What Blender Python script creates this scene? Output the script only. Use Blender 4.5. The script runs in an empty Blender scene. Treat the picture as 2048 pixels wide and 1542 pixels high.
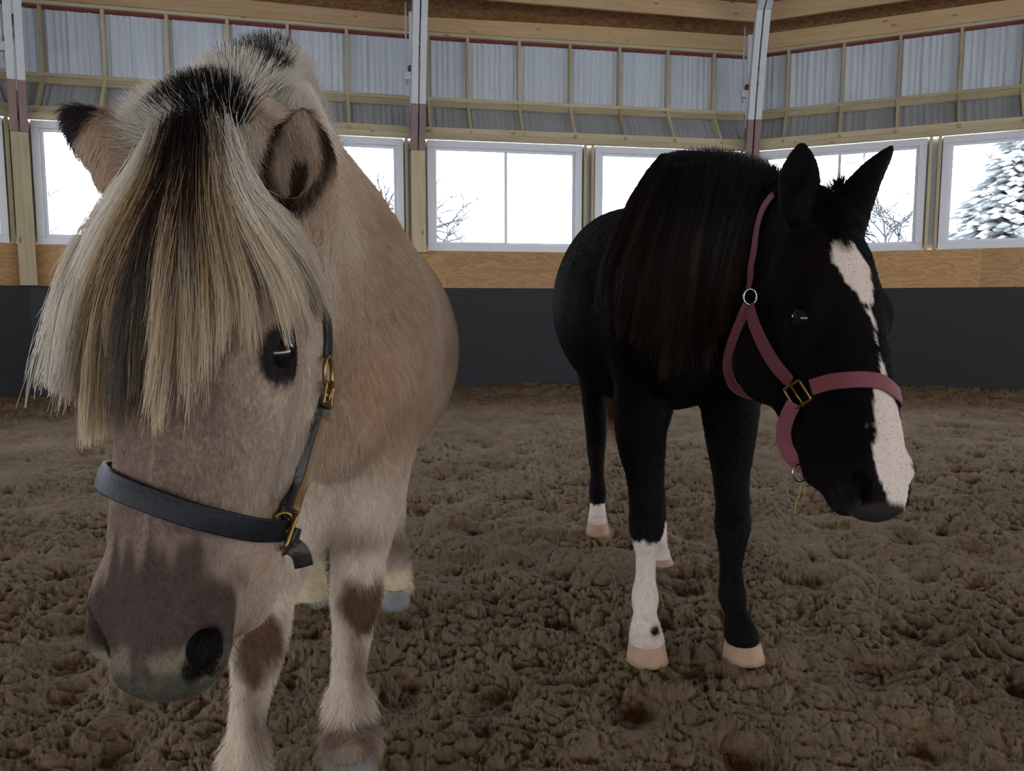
import bpy, bmesh, math, os
import numpy as np
from mathutils import Vector, Matrix
PI = math.pi
scene = bpy.context.scene
COL = scene.collection
rng = np.random.default_rng(7)

# ------------------------------------------------------------------ camera
FPX, CX, CY = 1540.0, 1024.0, 771.0
PITCH = math.atan(159.0 / FPX)
CAM = np.array([0.0, 0.0, 1.0])
def at(px, py, Y):
    """point of the place seen at pixel px,py lying at world depth Y"""
    a = (px - CX) / FPX; b = -(py - CY) / FPX
    v = np.array([a, math.cos(PITCH) + b * math.sin(PITCH), -math.sin(PITCH) + b * math.cos(PITCH)])
    return CAM + v * (Y / v[1])
def ground(px, py):
    p = at(px, py, 1.0) - CAM
    return CAM + p * (-1.0 / p[2])
cd = bpy.data.cameras.new('camera')
cam = bpy.data.objects.new('camera', cd); COL.objects.link(cam)
cam.location = CAM; cam.rotation_euler = (PI / 2 - PITCH, 0, 0)
cd.sensor_fit = 'HORIZONTAL'; cd.sensor_width = 36.0; cd.lens = 36.0 * FPX / 2048.0
cd.clip_start = 0.05; cd.clip_end = 300
scene.camera = cam

# ------------------------------------------------------------------ helpers
def tag(o, label=None, cat=None, group=None, kind=None):
    if label: o['label'] = label
    if cat: o['category'] = cat
    if group: o['group'] = group
    if kind: o['kind'] = kind
    return o
def empty(name, loc, rz=0):
    o = bpy.data.objects.new(name, None); COL.objects.link(o)
    o.location = tuple(float(v) for v in loc); o.rotation_euler = (0, 0, rz); o.empty_display_size = 0.1
    return o
def link(name, me, mat=None, parent=None):
    o = bpy.data.objects.new(name, me); COL.objects.link(o)
    if mat is not None: me.materials.append(mat)
    if parent is not None:
        o.parent = parent
        o.matrix_parent_inverse = Matrix.LocRotScale(parent.location, parent.rotation_euler, None).inverted() if parent.parent is None else Matrix.Identity(4)
    return o
def mesh_np(name, V, Fq, smooth=True):
    """V (n,3), Fq list/array of quads or tris (same size)"""
    V = np.asarray(V, np.float32); Fq = np.asarray(Fq, np.int32)
    me = bpy.data.meshes.new(name)
    n, m, k = len(V), len(Fq), Fq.shape[1]
    me.vertices.add(n); me.vertices.foreach_set('co', V.ravel())
    me.loops.add(m * k); me.loops.foreach_set('vertex_index', Fq.ravel())
    me.polygons.add(m)
    me.polygons.foreach_set('loop_start', np.arange(0, m * k, k, dtype=np.int32))
    me.polygons.foreach_set('loop_total', np.full(m, k, np.int32))
    if smooth: me.polygons.foreach_set('use_smooth', np.ones(m, bool))
    me.update(); me.validate()
    return me
def set_col(me, C, name='col'):
    a = me.color_attributes.new(name, 'FLOAT_COLOR', 'POINT')
    C4 = np.ones((len(C), 4), np.float32); C4[:, :3] = C
    a.data.foreach_set('color', C4.ravel())
def srgb(r, g, b):
    c = np.array([r, g, b], float) / 255.0
    return tuple(np.where(c <= 0.04045, c / 12.92, ((c + 0.055) / 1.055) ** 2.4))
class MB:
    """collects boxes and lofts into one mesh"""
    def __init__(s): s.v = []; s.f = []
    def add(s, V, F):
        n = len(s.v); s.v += [tuple(map(float, p)) for p in V]; s.f += [tuple(i + n for i in f) for f in F]
    def box(s, c, ex, ey, ez):
        c, ex, ey, ez = (np.asarray(q, float) for q in (c, ex, ey, ez))
        V = [c + sx * ex + sy * ey + sz * ez for sz in (-1, 1) for sy in (-1, 1) for sx in (-1, 1)]
        s.add(V, [(0, 2, 3, 1), (4, 5, 7, 6), (0, 1, 5, 4), (2, 6, 7, 3), (0, 4, 6, 2), (1, 3, 7, 5)])
    def tube(s, P, r, n=10, closed=False, cap=True):
        P = [np.asarray(p, float) for p in P]; m = len(P)
        r = [r] * m if np.isscalar(r) else list(r)
        rings = []; up = None
        for i in range(m):
            a = P[(i - 1) % m] if (closed or i > 0) else P[i]; b = P[(i + 1) % m] if (closed or i < m - 1) else P[i]
            t = b - a; t /= np.linalg.norm(t) + 1e-12
            if up is None:
                up = np.cross(t, [0, 0, 1.0]);
                if np.linalg.norm(up) < .1: up = np.cross(t, [1.0, 0, 0])
            up = up - t * up.dot(t); up /= np.linalg.norm(up); w = np.cross(t, up)
            rings.append([P[i] + r[i] * (math.cos(2 * PI * k / n) * up + math.sin(2 * PI * k / n) * w) for k in range(n)])
        V = [p for q in rings for p in q]; F = []
        for i in range(m if closed else m - 1):
            j = (i + 1) % m
            for k in range(n): F.append((i * n + k, i * n + (k + 1) % n, j * n + (k + 1) % n, j * n + k))
        if cap and not closed: F.append(tuple(range(n))[::-1]); F.append(tuple((m - 1) * n + k for k in range(n)))
        s.add(V, F)
    def loft(s, rings, cap=True):
        m, n = len(rings), len(rings[0]); V = [p for q in rings for p in q]; F = []
        for i in range(m - 1):
            for k in range(n): F.append((i * n + k, i * n + (k + 1) % n, (i + 1) * n + (k + 1) % n, (i + 1) * n + k))
        if cap: F.append(tuple(range(n))[::-1]); F.append(tuple((m - 1) * n + k for k in range(n)))
        s.add(V, F)
    def build(s, name, mat=None, parent=None, smooth=False, bevel=0):
        me = bpy.data.meshes.new(name); me.from_pydata(s.v, [], s.f); me.update()
        bm = bmesh.new(); bm.from_mesh(me); bmesh.ops.recalc_face_normals(bm, faces=bm.faces); bm.to_mesh(me); bm.free()
        if smooth: me.polygons.foreach_set('use_smooth', [True] * len(me.polygons))
        o = link(name, me, mat, parent)
        if bevel:
            b = o.modifiers.new('bevel', 'BEVEL'); b.width = bevel; b.segments = 2; b.limit_method = 'ANGLE'
        return o

# ------------------------------------------------------------------ noise (numpy)
def _hash(ix, iy, iz, s=0):
    h = (ix.astype(np.int64) * 374761393 + iy.astype(np.int64) * 668265263 + iz.astype(np.int64) * 2147483647 + s * 974634777) & 0xffffffff
    h = ((h ^ (h >> 13)) * 1274126177) & 0xffffffff
    h = ((h ^ (h >> 16)) * 2246822519) & 0xffffffff
    return ((h ^ (h >> 15)) & 0xffffff) / float(0xffffff)
def vnoise(x, y, z=None, s=0):
    if z is None: z = np.zeros_like(x)
    ix, iy, iz = np.floor(x), np.floor(y), np.floor(z)
    fx, fy, fz = x - ix, y - iy, z - iz
    ux, uy, uz = (q * q * q * (q * (q * 6 - 15) + 10) for q in (fx, fy, fz))
    r = 0
    two = [0, 1] if np.any(fz != 0) else [0]
    for dz in two:
        wz = uz if dz else (1 - uz if len(two) == 2 else 1)
        for dy in (0, 1):
            wy = uy if dy else 1 - uy
            for dx in (0, 1):
                wx = ux if dx else 1 - ux
                r = r + wx * wy * wz * _hash(ix + dx, iy + dy, iz + dz, s)
    return r * 2 - 1
def fbm(x, y, z=None, o=4, s=0, g=.5, l=2.03):
    a = 1.; r = 0; t = 0
    for k in range(o):
        r = r + a * vnoise(x, y, z, s + k); t += a
        x = x * l + 7.1; y = y * l + 3.3; z = None if z is None else z * l + 1.7; a *= g
    return r / t
def worley(x, y, s=0):
    ix, iy = np.floor(x), np.floor(y); best = np.full_like(x, 9.)
    for dx in (-1, 0, 1):
        for dy in (-1, 0, 1):
            cx = ix + dx; cy = iy + dy; z = np.zeros_like(cx)
            px = cx + _hash(cx, cy, z, s); py = cy + _hash(cx, cy, z + 1, s)
            best = np.minimum(best, np.hypot(x - px, y - py))
    return best
def smooth01(x, a, b):
    t = np.clip((x - a) / (b - a), 0, 1); return t * t * (3 - 2 * t)

# ------------------------------------------------------------------ materials
def new_mat(name):
    m = bpy.data.materials.new(name); m.use_nodes = True
    nt = m.node_tree; b = nt.nodes['Principled BSDF']; return m, nt, b
def N(nt, t, **kw):
    n = nt.nodes.new(t)
    for k, v in kw.items():
        if k.startswith('i_'):
            n.inputs[int(k[2:]) if k[2:].isdigit() else k[2:].replace('_', ' ')].default_value = v
        else: setattr(n, k, v)
    return n
def plain(name, c, rough=.6, metal=0, spec=.5, noise=0, nscale=30, bump=0, bscale=200):
    m, nt, b = new_mat(name)
    b.inputs['Base Color'].default_value = (*c, 1); b.inputs['Roughness'].default_value = rough
    b.inputs['Metallic'].default_value = metal; b.inputs['Specular IOR Level'].default_value = spec
    tc = N(nt, 'ShaderNodeTexCoord')
    if noise:
        n = N(nt, 'ShaderNodeTexNoise'); n.inputs['Scale'].default_value = nscale; n.inputs['Detail'].default_value = 6
        nt.links.new(tc.outputs['Object'], n.inputs['Vector'])
        r = N(nt, 'ShaderNodeMix', data_type='RGBA')
        r.inputs[6].default_value = (*[v * (1 - noise) for v in c], 1); r.inputs[7].default_value = (*[min(1, v * (1 + noise)) for v in c], 1)
        nt.links.new(n.outputs['Fac'], r.inputs[0]); nt.links.new(r.outputs[2], b.inputs['Base Color'])
    if bump:
        n = N(nt, 'ShaderNodeTexNoise'); n.inputs['Scale'].default_value = bscale; n.inputs['Detail'].default_value = 4
        nt.links.new(tc.outputs['Object'], n.inputs['Vector'])
        q = N(nt, 'ShaderNodeBump'); q.inputs['Strength'].default_value = bump; q.inputs['Distance'].default_value = .003
        nt.links.new(n.outputs['Fac'], q.inputs['Height']); nt.links.new(q.outputs[0], b.inputs['Normal'])
    return m
def wood(name, c1, c2, sx=1.2, sy=14, knots=True, rough=.7, ringy=0):
    """grain runs along the local X axis of every board"""
    m, nt, b = new_mat(name); L = nt.links
    tc = N(nt, 'ShaderNodeTexCoord'); oi = N(nt, 'ShaderNodeObjectInfo')
    add = N(nt, 'ShaderNodeVectorMath', operation='MULTIPLY_ADD')
    L.new(oi.outputs['Random'], add.inputs[0]); add.inputs[1].default_value = (31, 17, 23); L.new(tc.outputs['Object'], add.inputs[2])
    mp = N(nt, 'ShaderNodeMapping'); mp.inputs['Scale'].default_value = (sx, sy, sy)
    L.new(add.outputs[0], mp.inputs['Vector'])
    n = N(nt, 'ShaderNodeTexNoise'); n.inputs['Scale'].default_value = 1.6; n.inputs['Detail'].default_value = 7; n.inputs['Roughness'].default_value = .6; n.inputs['Distortion'].default_value = .6 + ringy
    L.new(mp.outputs[0], n.inputs['Vector'])
    fac = n.outputs['Fac']
    if ringy:
        w = N(nt, 'ShaderNodeMath', operation='MULTIPLY'); w.inputs[1].default_value = 16 * ringy; L.new(fac, w.inputs[0])
        s = N(nt, 'ShaderNodeMath', operation='FRACT'); L.new(w.outputs[0], s.inputs[0]); fac = s.outputs[0]
    mr = N(nt, 'ShaderNodeMapRange'); mr.inputs[1].default_value = .25 if not ringy else 0; mr.inputs[2].default_value = .75 if not ringy else 1
    L.new(fac, mr.inputs[0])
    mx = N(nt, 'ShaderNodeMix', data_type='RGBA'); mx.inputs[6].default_value = (*c1, 1); mx.inputs[7].default_value = (*c2, 1)
    L.new(mr.outputs[0], mx.inputs[0]); out = mx.outputs[2]
    if knots:
        mk = N(nt, 'ShaderNodeMapping'); mk.inputs['Scale'].default_value = (2.2, 6.5, 6.5); L.new(add.outputs[0], mk.inputs['Vector'])
        v = N(nt, 'ShaderNodeTexVoronoi'); v.inputs['Scale'].default_value = 1.0; L.new(mk.outputs[0], v.inputs['Vector'])
        kr = N(nt, 'ShaderNodeMapRange'); kr.inputs[1].default_value = .05; kr.inputs[2].default_value = .11; kr.inputs[3].default_value = .75; kr.inputs[4].default_value = 0
        L.new(v.outputs['Distance'], kr.inputs[0])
        m2 = N(nt, 'ShaderNodeMix', data_type='RGBA'); m2.inputs[7].default_value = (*[q * .3 for q in c2], 1)
        L.new(kr.outputs[0], m2.inputs[0]); L.new(out, m2.inputs[6]); out = m2.outputs[2]
    hs = N(nt, 'ShaderNodeHueSaturation'); L.new(out, hs.inputs['Color'])
    vr = N(nt, 'ShaderNodeMapRange'); vr.inputs[3].default_value = .82; vr.inputs[4].default_value = 1.15
    L.new(oi.outputs['Random'], vr.inputs[0]); L.new(vr.outputs[0], hs.inputs['Value'])
    L.new(hs.outputs[0], b.inputs['Base Color']); b.inputs['Roughness'].default_value = rough
    bp = N(nt, 'ShaderNodeBump'); bp.inputs['Strength'].default_value = .2; bp.inputs['Distance'].default_value = .003
    L.new(n.outputs['Fac'], bp.inputs['Height']); L.new(bp.outputs[0], b.inputs['Normal'])
    return m
HAIRQ = 1.0
FL_TH, FL_R = 1200, 900
# ================================================================== BODY MODELLER: smooth signed-distance sculpting on a rectilinear grid
def unit(v):
    v = np.asarray(v, float); return v / (np.linalg.norm(v) + 1e-12)
class Field:
    def __init__(s, xs, ys, zs):
        s.g = [np.asarray(q, np.float32) for q in (xs, ys, zs)]
        s.F = np.full((len(xs), len(ys), len(zs)), .5, np.float32)
    def _box(s, lo, hi):
        sl = []
        for a in range(3):
            i0 = max(0, int(np.searchsorted(s.g[a], lo[a])) - 1); i1 = min(len(s.g[a]), int(np.searchsorted(s.g[a], hi[a])) + 1)
            if i1 - i0 < 1: return None
            sl.append(slice(i0, i1))
        return tuple(sl)
    def _apply(s, lo, hi, fn, k, sub=False):
        m = k + .02
        sl = s._box(np.asarray(lo) - m, np.asarray(hi) + m)
        if sl is None: return
        X = s.g[0][sl[0]][:, None, None]; Y = s.g[1][sl[1]][None, :, None]; Z = s.g[2][sl[2]][None, None, :]
        d = fn(X, Y, Z).astype(np.float32); F = s.F[sl]
        if sub:
            if k > 0:
                h = np.maximum(k - np.abs(F + d), 0) / k; s.F[sl] = np.maximum(F, -d) + h * h * k * .25
            else: s.F[sl] = np.maximum(F, -d)
        else:
            if k > 0:
                h = np.maximum(k - np.abs(F - d), 0) / k; s.F[sl] = np.minimum(F, d) - h * h * k * .25
            else: s.F[sl] = np.minimum(F, d)
    def ell(s, c, r, ax=None, k=.02, sub=False):
        """ellipsoid, axes = rows of ax"""
        c = np.asarray(c, float); r = np.asarray(r, float); A = np.eye(3) if ax is None else np.array([unit(v) for v in ax])
        ext = np.sqrt(((A * r[:, None]) ** 2).sum(0))
        def fn(X, Y, Z):
            x, y, z = X - c[0], Y - c[1], Z - c[2]; k0 = 0; k1 = 0
            for i in range(3):
                q = (x * A[i, 0] + y * A[i, 1] + z * A[i, 2]); k0 = k0 + (q / r[i]) ** 2; k1 = k1 + (q / r[i] ** 2) ** 2
            k0 = np.sqrt(k0); k1 = np.sqrt(k1) + 1e-9
            return k0 * (k0 - 1) / k1
        s._apply(c - ext, c + ext, fn, k, sub)
    def tube(s, pts, k=.03, side=(1, 0, 0), n=5, sub=False):
        """pts: list of (x,y,z,w,h): centre, half width along side, half height across"""
        P = np.asarray(pts, float); side = unit(side)
        Q = catmull(P, n) if n > 1 else P
        lo = np.min(Q[:, :3] - np.max(Q[:, 3:5], 1)[:, None], 0); hi = np.max(Q[:, :3] + np.max(Q[:, 3:5], 1)[:, None], 0)
        segs = []
        for i in range(len(Q) - 1):
            a, b = Q[i], Q[i + 1]; ax = b[:3] - a[:3]; L = np.linalg.norm(ax)
            if L < 1e-6: continue
            ax /= L; sd = unit(side - ax * ax.dot(side)); up = np.cross(sd, ax); segs.append((a, b, ax, L, sd, up))
        def fn(X, Y, Z):
            D = None
            for (a, b, ax, L, sd, up) in segs:
                x, y, z = X - a[0], Y - a[1], Z - a[2]
                t = (x * ax[0] + y * ax[1] + z * ax[2]); tc = np.clip(t / L, 0, 1); w = a[3] + (b[3] - a[3]) * tc; h = a[4] + (b[4] - a[4]) * tc
                ca = t - tc * L; cs = x * sd[0] + y * sd[1] + z * sd[2]; cu = x * up[0] + y * up[1] + z * up[2]
                m = np.minimum(w, h)
                k0 = np.sqrt((cs / w) ** 2 + (cu / h) ** 2 + (ca / m) ** 2); k1 = np.sqrt((cs / w ** 2) ** 2 + (cu / h ** 2) ** 2 + (ca / m ** 2) ** 2) + 1e-9
                d = k0 * (k0 - 1) / k1
                D = d if D is None else np.minimum(D, d)
            return D
        s._apply(lo, hi, fn, k, sub)
    def smooth(s, sl=None, it=1):
        F = s.F
        for _ in range(it):
            for a in range(3):
                G = F.copy(); i = [slice(None)] * 3; j = [slice(None)] * 3; c = [slice(None)] * 3
                i[a] = slice(0, -2); j[a] = slice(2, None); c[a] = slice(1, -1)
                G[tuple(c)] = .5 * F[tuple(c)] + .25 * (F[tuple(i)] + F[tuple(j)]); F = G
        s.F = F
    def sample(s, P):
        P = np.asarray(P, float); idx = []; fr = []
        for a in range(3):
            g = s.g[a]; i = np.clip(np.searchsorted(g, P[:, a]) - 1, 0, len(g) - 2); idx.append(i); fr.append(np.clip((P[:, a] - g[i]) / (g[i + 1] - g[i]), 0, 1))
        r = 0
        for dx in (0, 1):
            for dy in (0, 1):
                for dz in (0, 1):
                    w = (fr[0] if dx else 1 - fr[0]) * (fr[1] if dy else 1 - fr[1]) * (fr[2] if dz else 1 - fr[2])
                    r = r + w * s.F[idx[0] + dx, idx[1] + dy, idx[2] + dz]
        return r
    def normal(s, P, e=.004):
        g = np.stack([s.sample(P + np.eye(3)[a] * e) - s.sample(P - np.eye(3)[a] * e) for a in range(3)], -1)
        return g / (np.linalg.norm(g, axis=1, keepdims=True) + 1e-9)
    def project(s, P, off=0., it=6):
        P = np.array(P, float)
        for _ in range(it):
            d = s.sample(P) - off; P = P - s.normal(P) * np.clip(d, -.03, .03)[:, None] * .9
        return P
    def mesh(s):
        """naive surface nets"""
        F = s.F; S = F < 0
        nx, ny, nz = F.shape
        acc = None
        c = S[:-1, :-1, :-1]; allin = c.copy(); anyin = c.copy()
        for dx in (0, 1):
            for dy in (0, 1):
                for dz in (0, 1):
                    q = S[dx:nx - 1 + dx, dy:ny - 1 + dy, dz:nz - 1 + dz]; allin &= q; anyin |= q
        cell = anyin & ~allin; ci, cj, ck = np.nonzero(cell); nV = len(ci)
        ids = np.full(cell.shape, -1, np.int32); ids[ci, cj, ck] = np.arange(nV)
        pos = np.zeros((nV, 3)); cnt = np.zeros(nV)
        cor = [(0, 0, 0), (1, 0, 0), (0, 1, 0), (1, 1, 0), (0, 0, 1), (1, 0, 1), (0, 1, 1), (1, 1, 1)]
        val = [F[ci + a, cj + b, ck + d] for a, b, d in cor]
        for e0 in range(8):
            for ax in range(3):
                if cor[e0][ax]: continue
                e1 = e0 | (1 << ax)
                f0, f1 = val[e0], val[e1]; m = (f0 < 0) != (f1 < 0)
                t = np.where(m, f0 / np.where(f0 == f1, 1, f0 - f1), 0)
                p = np.zeros((nV, 3))
                for a, (ii) in enumerate((ci, cj, ck)):
                    g = s.g[a]; x0 = g[ii + cor[e0][a]]; x1 = g[ii + cor[e1][a]]; p[:, a] = x0 + (x1 - x0) * t
                pos[m] += p[m]; cnt[m] += 1
        pos /= cnt[:, None]
        quads = []
        for ax in range(3):
            sl0 = [slice(1, -1)] * 3; sl0[ax] = slice(0, -1)
            o = [1, 1, 1]; o[ax] = 0
            A = S[tuple(sl0)]; sl1 = [slice(1, -1)] * 3; sl1[ax] = slice(1, None); B = S[tuple(sl1)]
            ii, jj, kk = np.nonzero(A != B); ins = A[ii, jj, kk]; ii = ii + o[0]; jj = jj + o[1]; kk = kk + o[2]
            u, v = [(1, 2), (2, 0), (0, 1)][ax]
            def cid(du, dv):
                q = [ii, jj, kk]; q = [x.copy() for x in q]; q[u] = q[u] - du; q[v] = q[v] - dv; return ids[q[0], q[1], q[2]]
            Q = np.stack([cid(0, 0), cid(1, 0), cid(1, 1), cid(0, 1)], -1); Q[~ins] = Q[~ins][:, ::-1]; quads.append(Q)
        Q = np.concatenate(quads); Q = Q[(Q >= 0).all(1)]
        return pos, Q
def catmull(P, n):
    P = np.asarray(P, float); m = len(P); out = []
    for i in range(m - 1):
        p0 = P[max(i - 1, 0)]; p1 = P[i]; p2 = P[i + 1]; p3 = P[min(i + 2, m - 1)]
        for j in range(n):
            t = j / n; out.append(.5 * ((2 * p1) + (-p0 + p2) * t + (2 * p0 - 5 * p1 + 4 * p2 - p3) * t * t + (-p0 + 3 * p1 - 3 * p2 + p3) * t ** 3))
    out.append(P[-1]); return np.array(out)
def relax(V, Q, it=2, lam=.5):
    E = np.concatenate([Q[:, [0, 1]], Q[:, [1, 2]], Q[:, [2, 3]], Q[:, [3, 0]]]); n = len(V)
    deg = np.bincount(E[:, 0], minlength=n) + np.bincount(E[:, 1], minlength=n)
    for k in range(it):
        for l in (lam, -lam * .98) if it > 1 else (lam,):
            S = np.zeros_like(V)
            for a in range(3): S[:, a] = np.bincount(E[:, 0], V[E[:, 1], a], n) + np.bincount(E[:, 1], V[E[:, 0], a], n)
            V = V + l * (S / np.maximum(deg, 1)[:, None] - V)
    return V
class Frame:
    """head frame: origin at the poll, l down the face, a to picture right, d out of the face"""
    def __init__(s, poll, muzzle, facing, length, scale=1.0):
        s.o = np.asarray(poll, float); s.L = unit(np.asarray(muzzle, float) - s.o); f = unit(facing)
        s.D = unit(f - s.L * s.L.dot(f)); s.A = unit(np.cross(s.D, s.L));
        if s.A[0] < 0: s.A = -s.A
        s.k = scale
    def p(s, l, a, d): return s.o + s.k * (l * s.L + a * s.A + d * s.D)
    def v(s, l, a, d): return l * s.L + a * s.A + d * s.D
    def inv(s, P):
        q = (np.asarray(P) - s.o) / s.k; return np.stack([q @ s.L, q @ s.A, q @ s.D], -1)
def head(F, H, wide=1.0, jowl=0.):
    """skull, jaw, muzzle, nostrils, lips and eye sockets in the frame H"""
    k = H.k
    def T(rows, kk, side=None, n=4, sub=False):
        F.tube([(*H.p(l, a, d), w * k, h * k) for (l, a, d, w, h) in rows], kk * k, H.A if side is None else side, n, sub)
    def E(c, r, ax=None, kk=.02, sub=False):
        ax = [H.L, H.A, H.D] if ax is None else [H.v(*q) for q in ax]
        F.ell(H.p(*c), [q * k for q in r], ax, kk * k, sub)
    W = wide
    T([(0, 0, -.075, .055 * W, .058), (.06, 0, -.072, .074 * W, .068), (.12, 0, -.074, .086 * W, .074), (.20, 0, -.078, .088 * W, .078), (.28, 0, -.080, .076 * W, .076),
       (.36, 0, -.074, .066 * W * (1 + max(0, W - 1.1) * 1.6), .070), (.44, 0, -.066, .061 * W * (1 + max(0, W - 1.1) * 1.6), .062), (.50, 0, -.062, .059 * W, .056), (.552, 0, -.062, .052 * W, .048)], .02)
    # flat nasal bridge
    T([(.10, 0, -.028, .062 * W, .026), (.20, 0, -.022, .062 * W, .022), (.30, 0, -.018, .050 * W, .020), (.40, 0, -.018, .040 * W, .018), (.48, 0, -.024, .032 * W, .018)], .03)
    for s in (-1, 1):
        E((.210 + jowl * .6, s * .044, -.175 - jowl * .6), (.120 + jowl * .3, .034, .100 + jowl), kk=.03)                       # round jowl
        T([(.10, s * .045, -.10, .03, .05), (.20, s * .046, -.22, .022, .03), (.30, s * .040, -.190, .024, .03), (.40, s * .036, -.165, .024, .036), (.50, s * .028, -.138, .028, .036)], .03)
        E((.212, s * .076 * W, -.040), (.044, .022, .026), kk=.022)                   # brow over the eye
        E((.250, s * .078 * W, -.066), (.030, .018, .022), kk=.018)
        T([(.278, s * .078 * W, -.088, .009, .012), (.32, s * .070 * W, -.088, .009, .011), (.38, s * .060 * W, -.083, .007, .009)], .02)   # facial crest
        dl = -.026 if (W > 1.15 and s < 0) else 0.
        E((.532 + dl, s * .044 * W, -.038), (.042, .022, .030), kk=.018)                      # nostril flare
        E((.560 + dl, s * .050 * W, -.038), (.032, .018, .022), kk=.012)
    for s in (-1, 1): E((.480, s * .040, -.108), (.060, .022, .046), kk=.022)      # corners of the lips
    if W > 1.15:
        for s in (-1, 1): E((.465, s * .050, -.125), (.070, .026, .050), kk=.025)   # fuller lips and cheeks of the pony
    E((.574, 0, -.062), (.028, .048, .036), kk=.022)                                 # upper lip
    E((.550, 0, -.122), (.034, .032, .032), kk=.022)                                 # lower lip, chin
    E((.515, 0, -.142), (.032, .026, .020), kk=.02)
    for s in (-1, 1):
        E((.608, s * .008, -.096), (.044, .026, .0028), [(1, 0, .35), (0, 1, 0), (-.35, 0, 1)], .006, True)   # mouth line
        g_ = .62 if (W > 1.15 and s < 0) else 1.
        dl = -.026 if (W > 1.15 and s < 0) else 0.
        E((.562 + dl, s * .049 * W, -.024), (.034 * g_, .0120 * g_, .026 * g_), [(1, -s * .5, -.15), (s * .35, 1, .25), (.15, -s * .25, 1)], .005, True)   # nostril
        E((.552 + dl, s * .042 * W, -.050), (.026 * g_, .014 * g_, .032 * g_), kk=.004, sub=True)
        E((.242, s * .094 * W, -.052), (.018, .013, .014), kk=.010, sub=True)          # eye socket
def ear(F, base, tip, w, opening, k=.02, cup=.75, root=.72):
    """leaf-shaped cupped ear from base to tip, hollow towards 'opening'"""
    base = np.asarray(base, float); tip = np.asarray(tip, float); ax = unit(tip - base); op = unit(np.asarray(opening, float) - ax * ax.dot(opening)); sd = np.cross(ax, op); L = np.linalg.norm(tip - base)
    prof = [(-.15, root * .9, .70), (.0, root, .75), (.15, max(.90, root * .97), .85), (.35, 1.0, .80), (.55, .88, .62), (.75, .60, .40), (.90, .30, .20), (1.0, .10, .10)]
    F.tube([(*(base + ax * L * t - op * w * .15 * math.sin(PI * min(max(t, 0), 1))), w * a, w * b) for t, a, b in prof], k, sd, 3)
    prof = [(.10, .35, .45), (.25, .62, .62), (.42, .70, .60), (.60, .58, .46), (.76, .34, .26), (.86, .12, .12)]
    F.tube([(*(base + ax * L * t + op * w * .42), w * a * cup * 1.1, w * b * cup) for t, a, b in prof], .006, sd, 3, True)
def leg(F, pts, k=.03, side=(1, 0, 0)):
    F.tube(pts, k, side, 5)
def hoof(name, c, r, h, mat, parent, yaw=0, lean=.25, bot=None):
    """horn hoof: wider at the ground, toe sloping forward; c = centre of the coronet"""
    c = np.asarray(c, float); f = np.array([math.sin(yaw), -math.cos(yaw), 0]); s = np.array([math.cos(yaw), math.sin(yaw), 0]); rings = []
    for t in (0, .06, .35, .7, 1.0):
        rr = r * (1.0 + .22 * t); o = c + f * lean * h * t * 1.2 + np.array([0, 0, -h * t]); ring_ = []
        for q in range(28):
            an = 2 * PI * q / 28; cx_, cy_ = math.cos(an), math.sin(an)
            fr = rr * (1.0 if cx_ > 0 else .82); ring_.append(o + s * cy_ * rr * .93 + f * cx_ * fr)
        rings.append(ring_)
    mb = MB(); mb.loft(rings); return mb.build(name, mat, parent, True)
# ================================================================== THE ARENA
M_kick = plain('kickboard_grey', srgb(26, 28, 34), .65, noise=.25, nscale=4, bump=.3, bscale=60)
M_ply = wood('plywood', srgb(196, 158, 108), srgb(168, 122, 74), 1.0, 5, False, .6, ringy=.45)
M_lumber = wood('treated_lumber', srgb(200, 188, 156), srgb(168, 154, 122), 1.0, 18)
M_pine = wood('pine_beam', srgb(206, 178, 138), srgb(186, 150, 106), .9, 12)
M_white = plain('white_vinyl', srgb(225, 228, 235), .4)
M_wpaint = plain('white_paint', srgb(214, 218, 222), .6, noise=.06, nscale=8)
M_brown = plain('brown_mauve_paint', srgb(142, 118, 116), .7, noise=.08, nscale=8)
M_red = plain('dark_red_metal', srgb(120, 40, 42), .6)
M_steel = plain('steel_fitting', srgb(150, 148, 140), .45, metal=.8)
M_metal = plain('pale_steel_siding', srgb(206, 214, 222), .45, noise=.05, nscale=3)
M_soff_shade = plain('shaded_steel_siding', srgb(160, 163, 165), .5, noise=.08, nscale=3)  # darker copy of the siding: the soffit's shade is put into its colour
M_osb, nt, b = new_mat('osb')
tc = N(nt, 'ShaderNodeTexCoord'); mp = N(nt, 'ShaderNodeMapping'); mp.inputs['Scale'].default_value = (18, 34, 34); nt.links.new(tc.outputs['Object'], mp.inputs[0])
v = N(nt, 'ShaderNodeTexVoronoi'); v.inputs['Scale'].default_value = 1; nt.links.new(mp.outputs[0], v.inputs['Vector'])
n = N(nt, 'ShaderNodeTexNoise'); n.inputs['Scale'].default_value = 22; n.inputs['Detail'].default_value = 5; nt.links.new(tc.outputs['Object'], n.inputs['Vector'])
mm = N(nt, 'ShaderNodeMix', data_type='RGBA'); nt.links.new(v.outputs['Color'], mm.inputs[0]); mm.inputs[6].default_value = (*srgb(120, 82, 50), 1); mm.inputs[7].default_value = (*srgb(196, 152, 100), 1)
m3 = N(nt, 'ShaderNodeMix', data_type='RGBA'); m3.inputs[6].default_value = (*srgb(110, 72, 44), 1); nt.links.new(n.outputs['Fac'], m3.inputs[0]); nt.links.new(mm.outputs[2], m3.inputs[7])
nt.links.new(m3.outputs[2], b.inputs['Base Color']); b.inputs['Roughness'].default_value = .8
M_glass = bpy.data.materials.new('window_glass'); M_glass.use_nodes = True; nt = M_glass.node_tree; nt.nodes.clear()
o_ = N(nt, 'ShaderNodeOutputMaterial'); tr = N(nt, 'ShaderNodeBsdfTransparent'); tr.inputs[0].default_value = (.96, .98, 1, 1)
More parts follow.
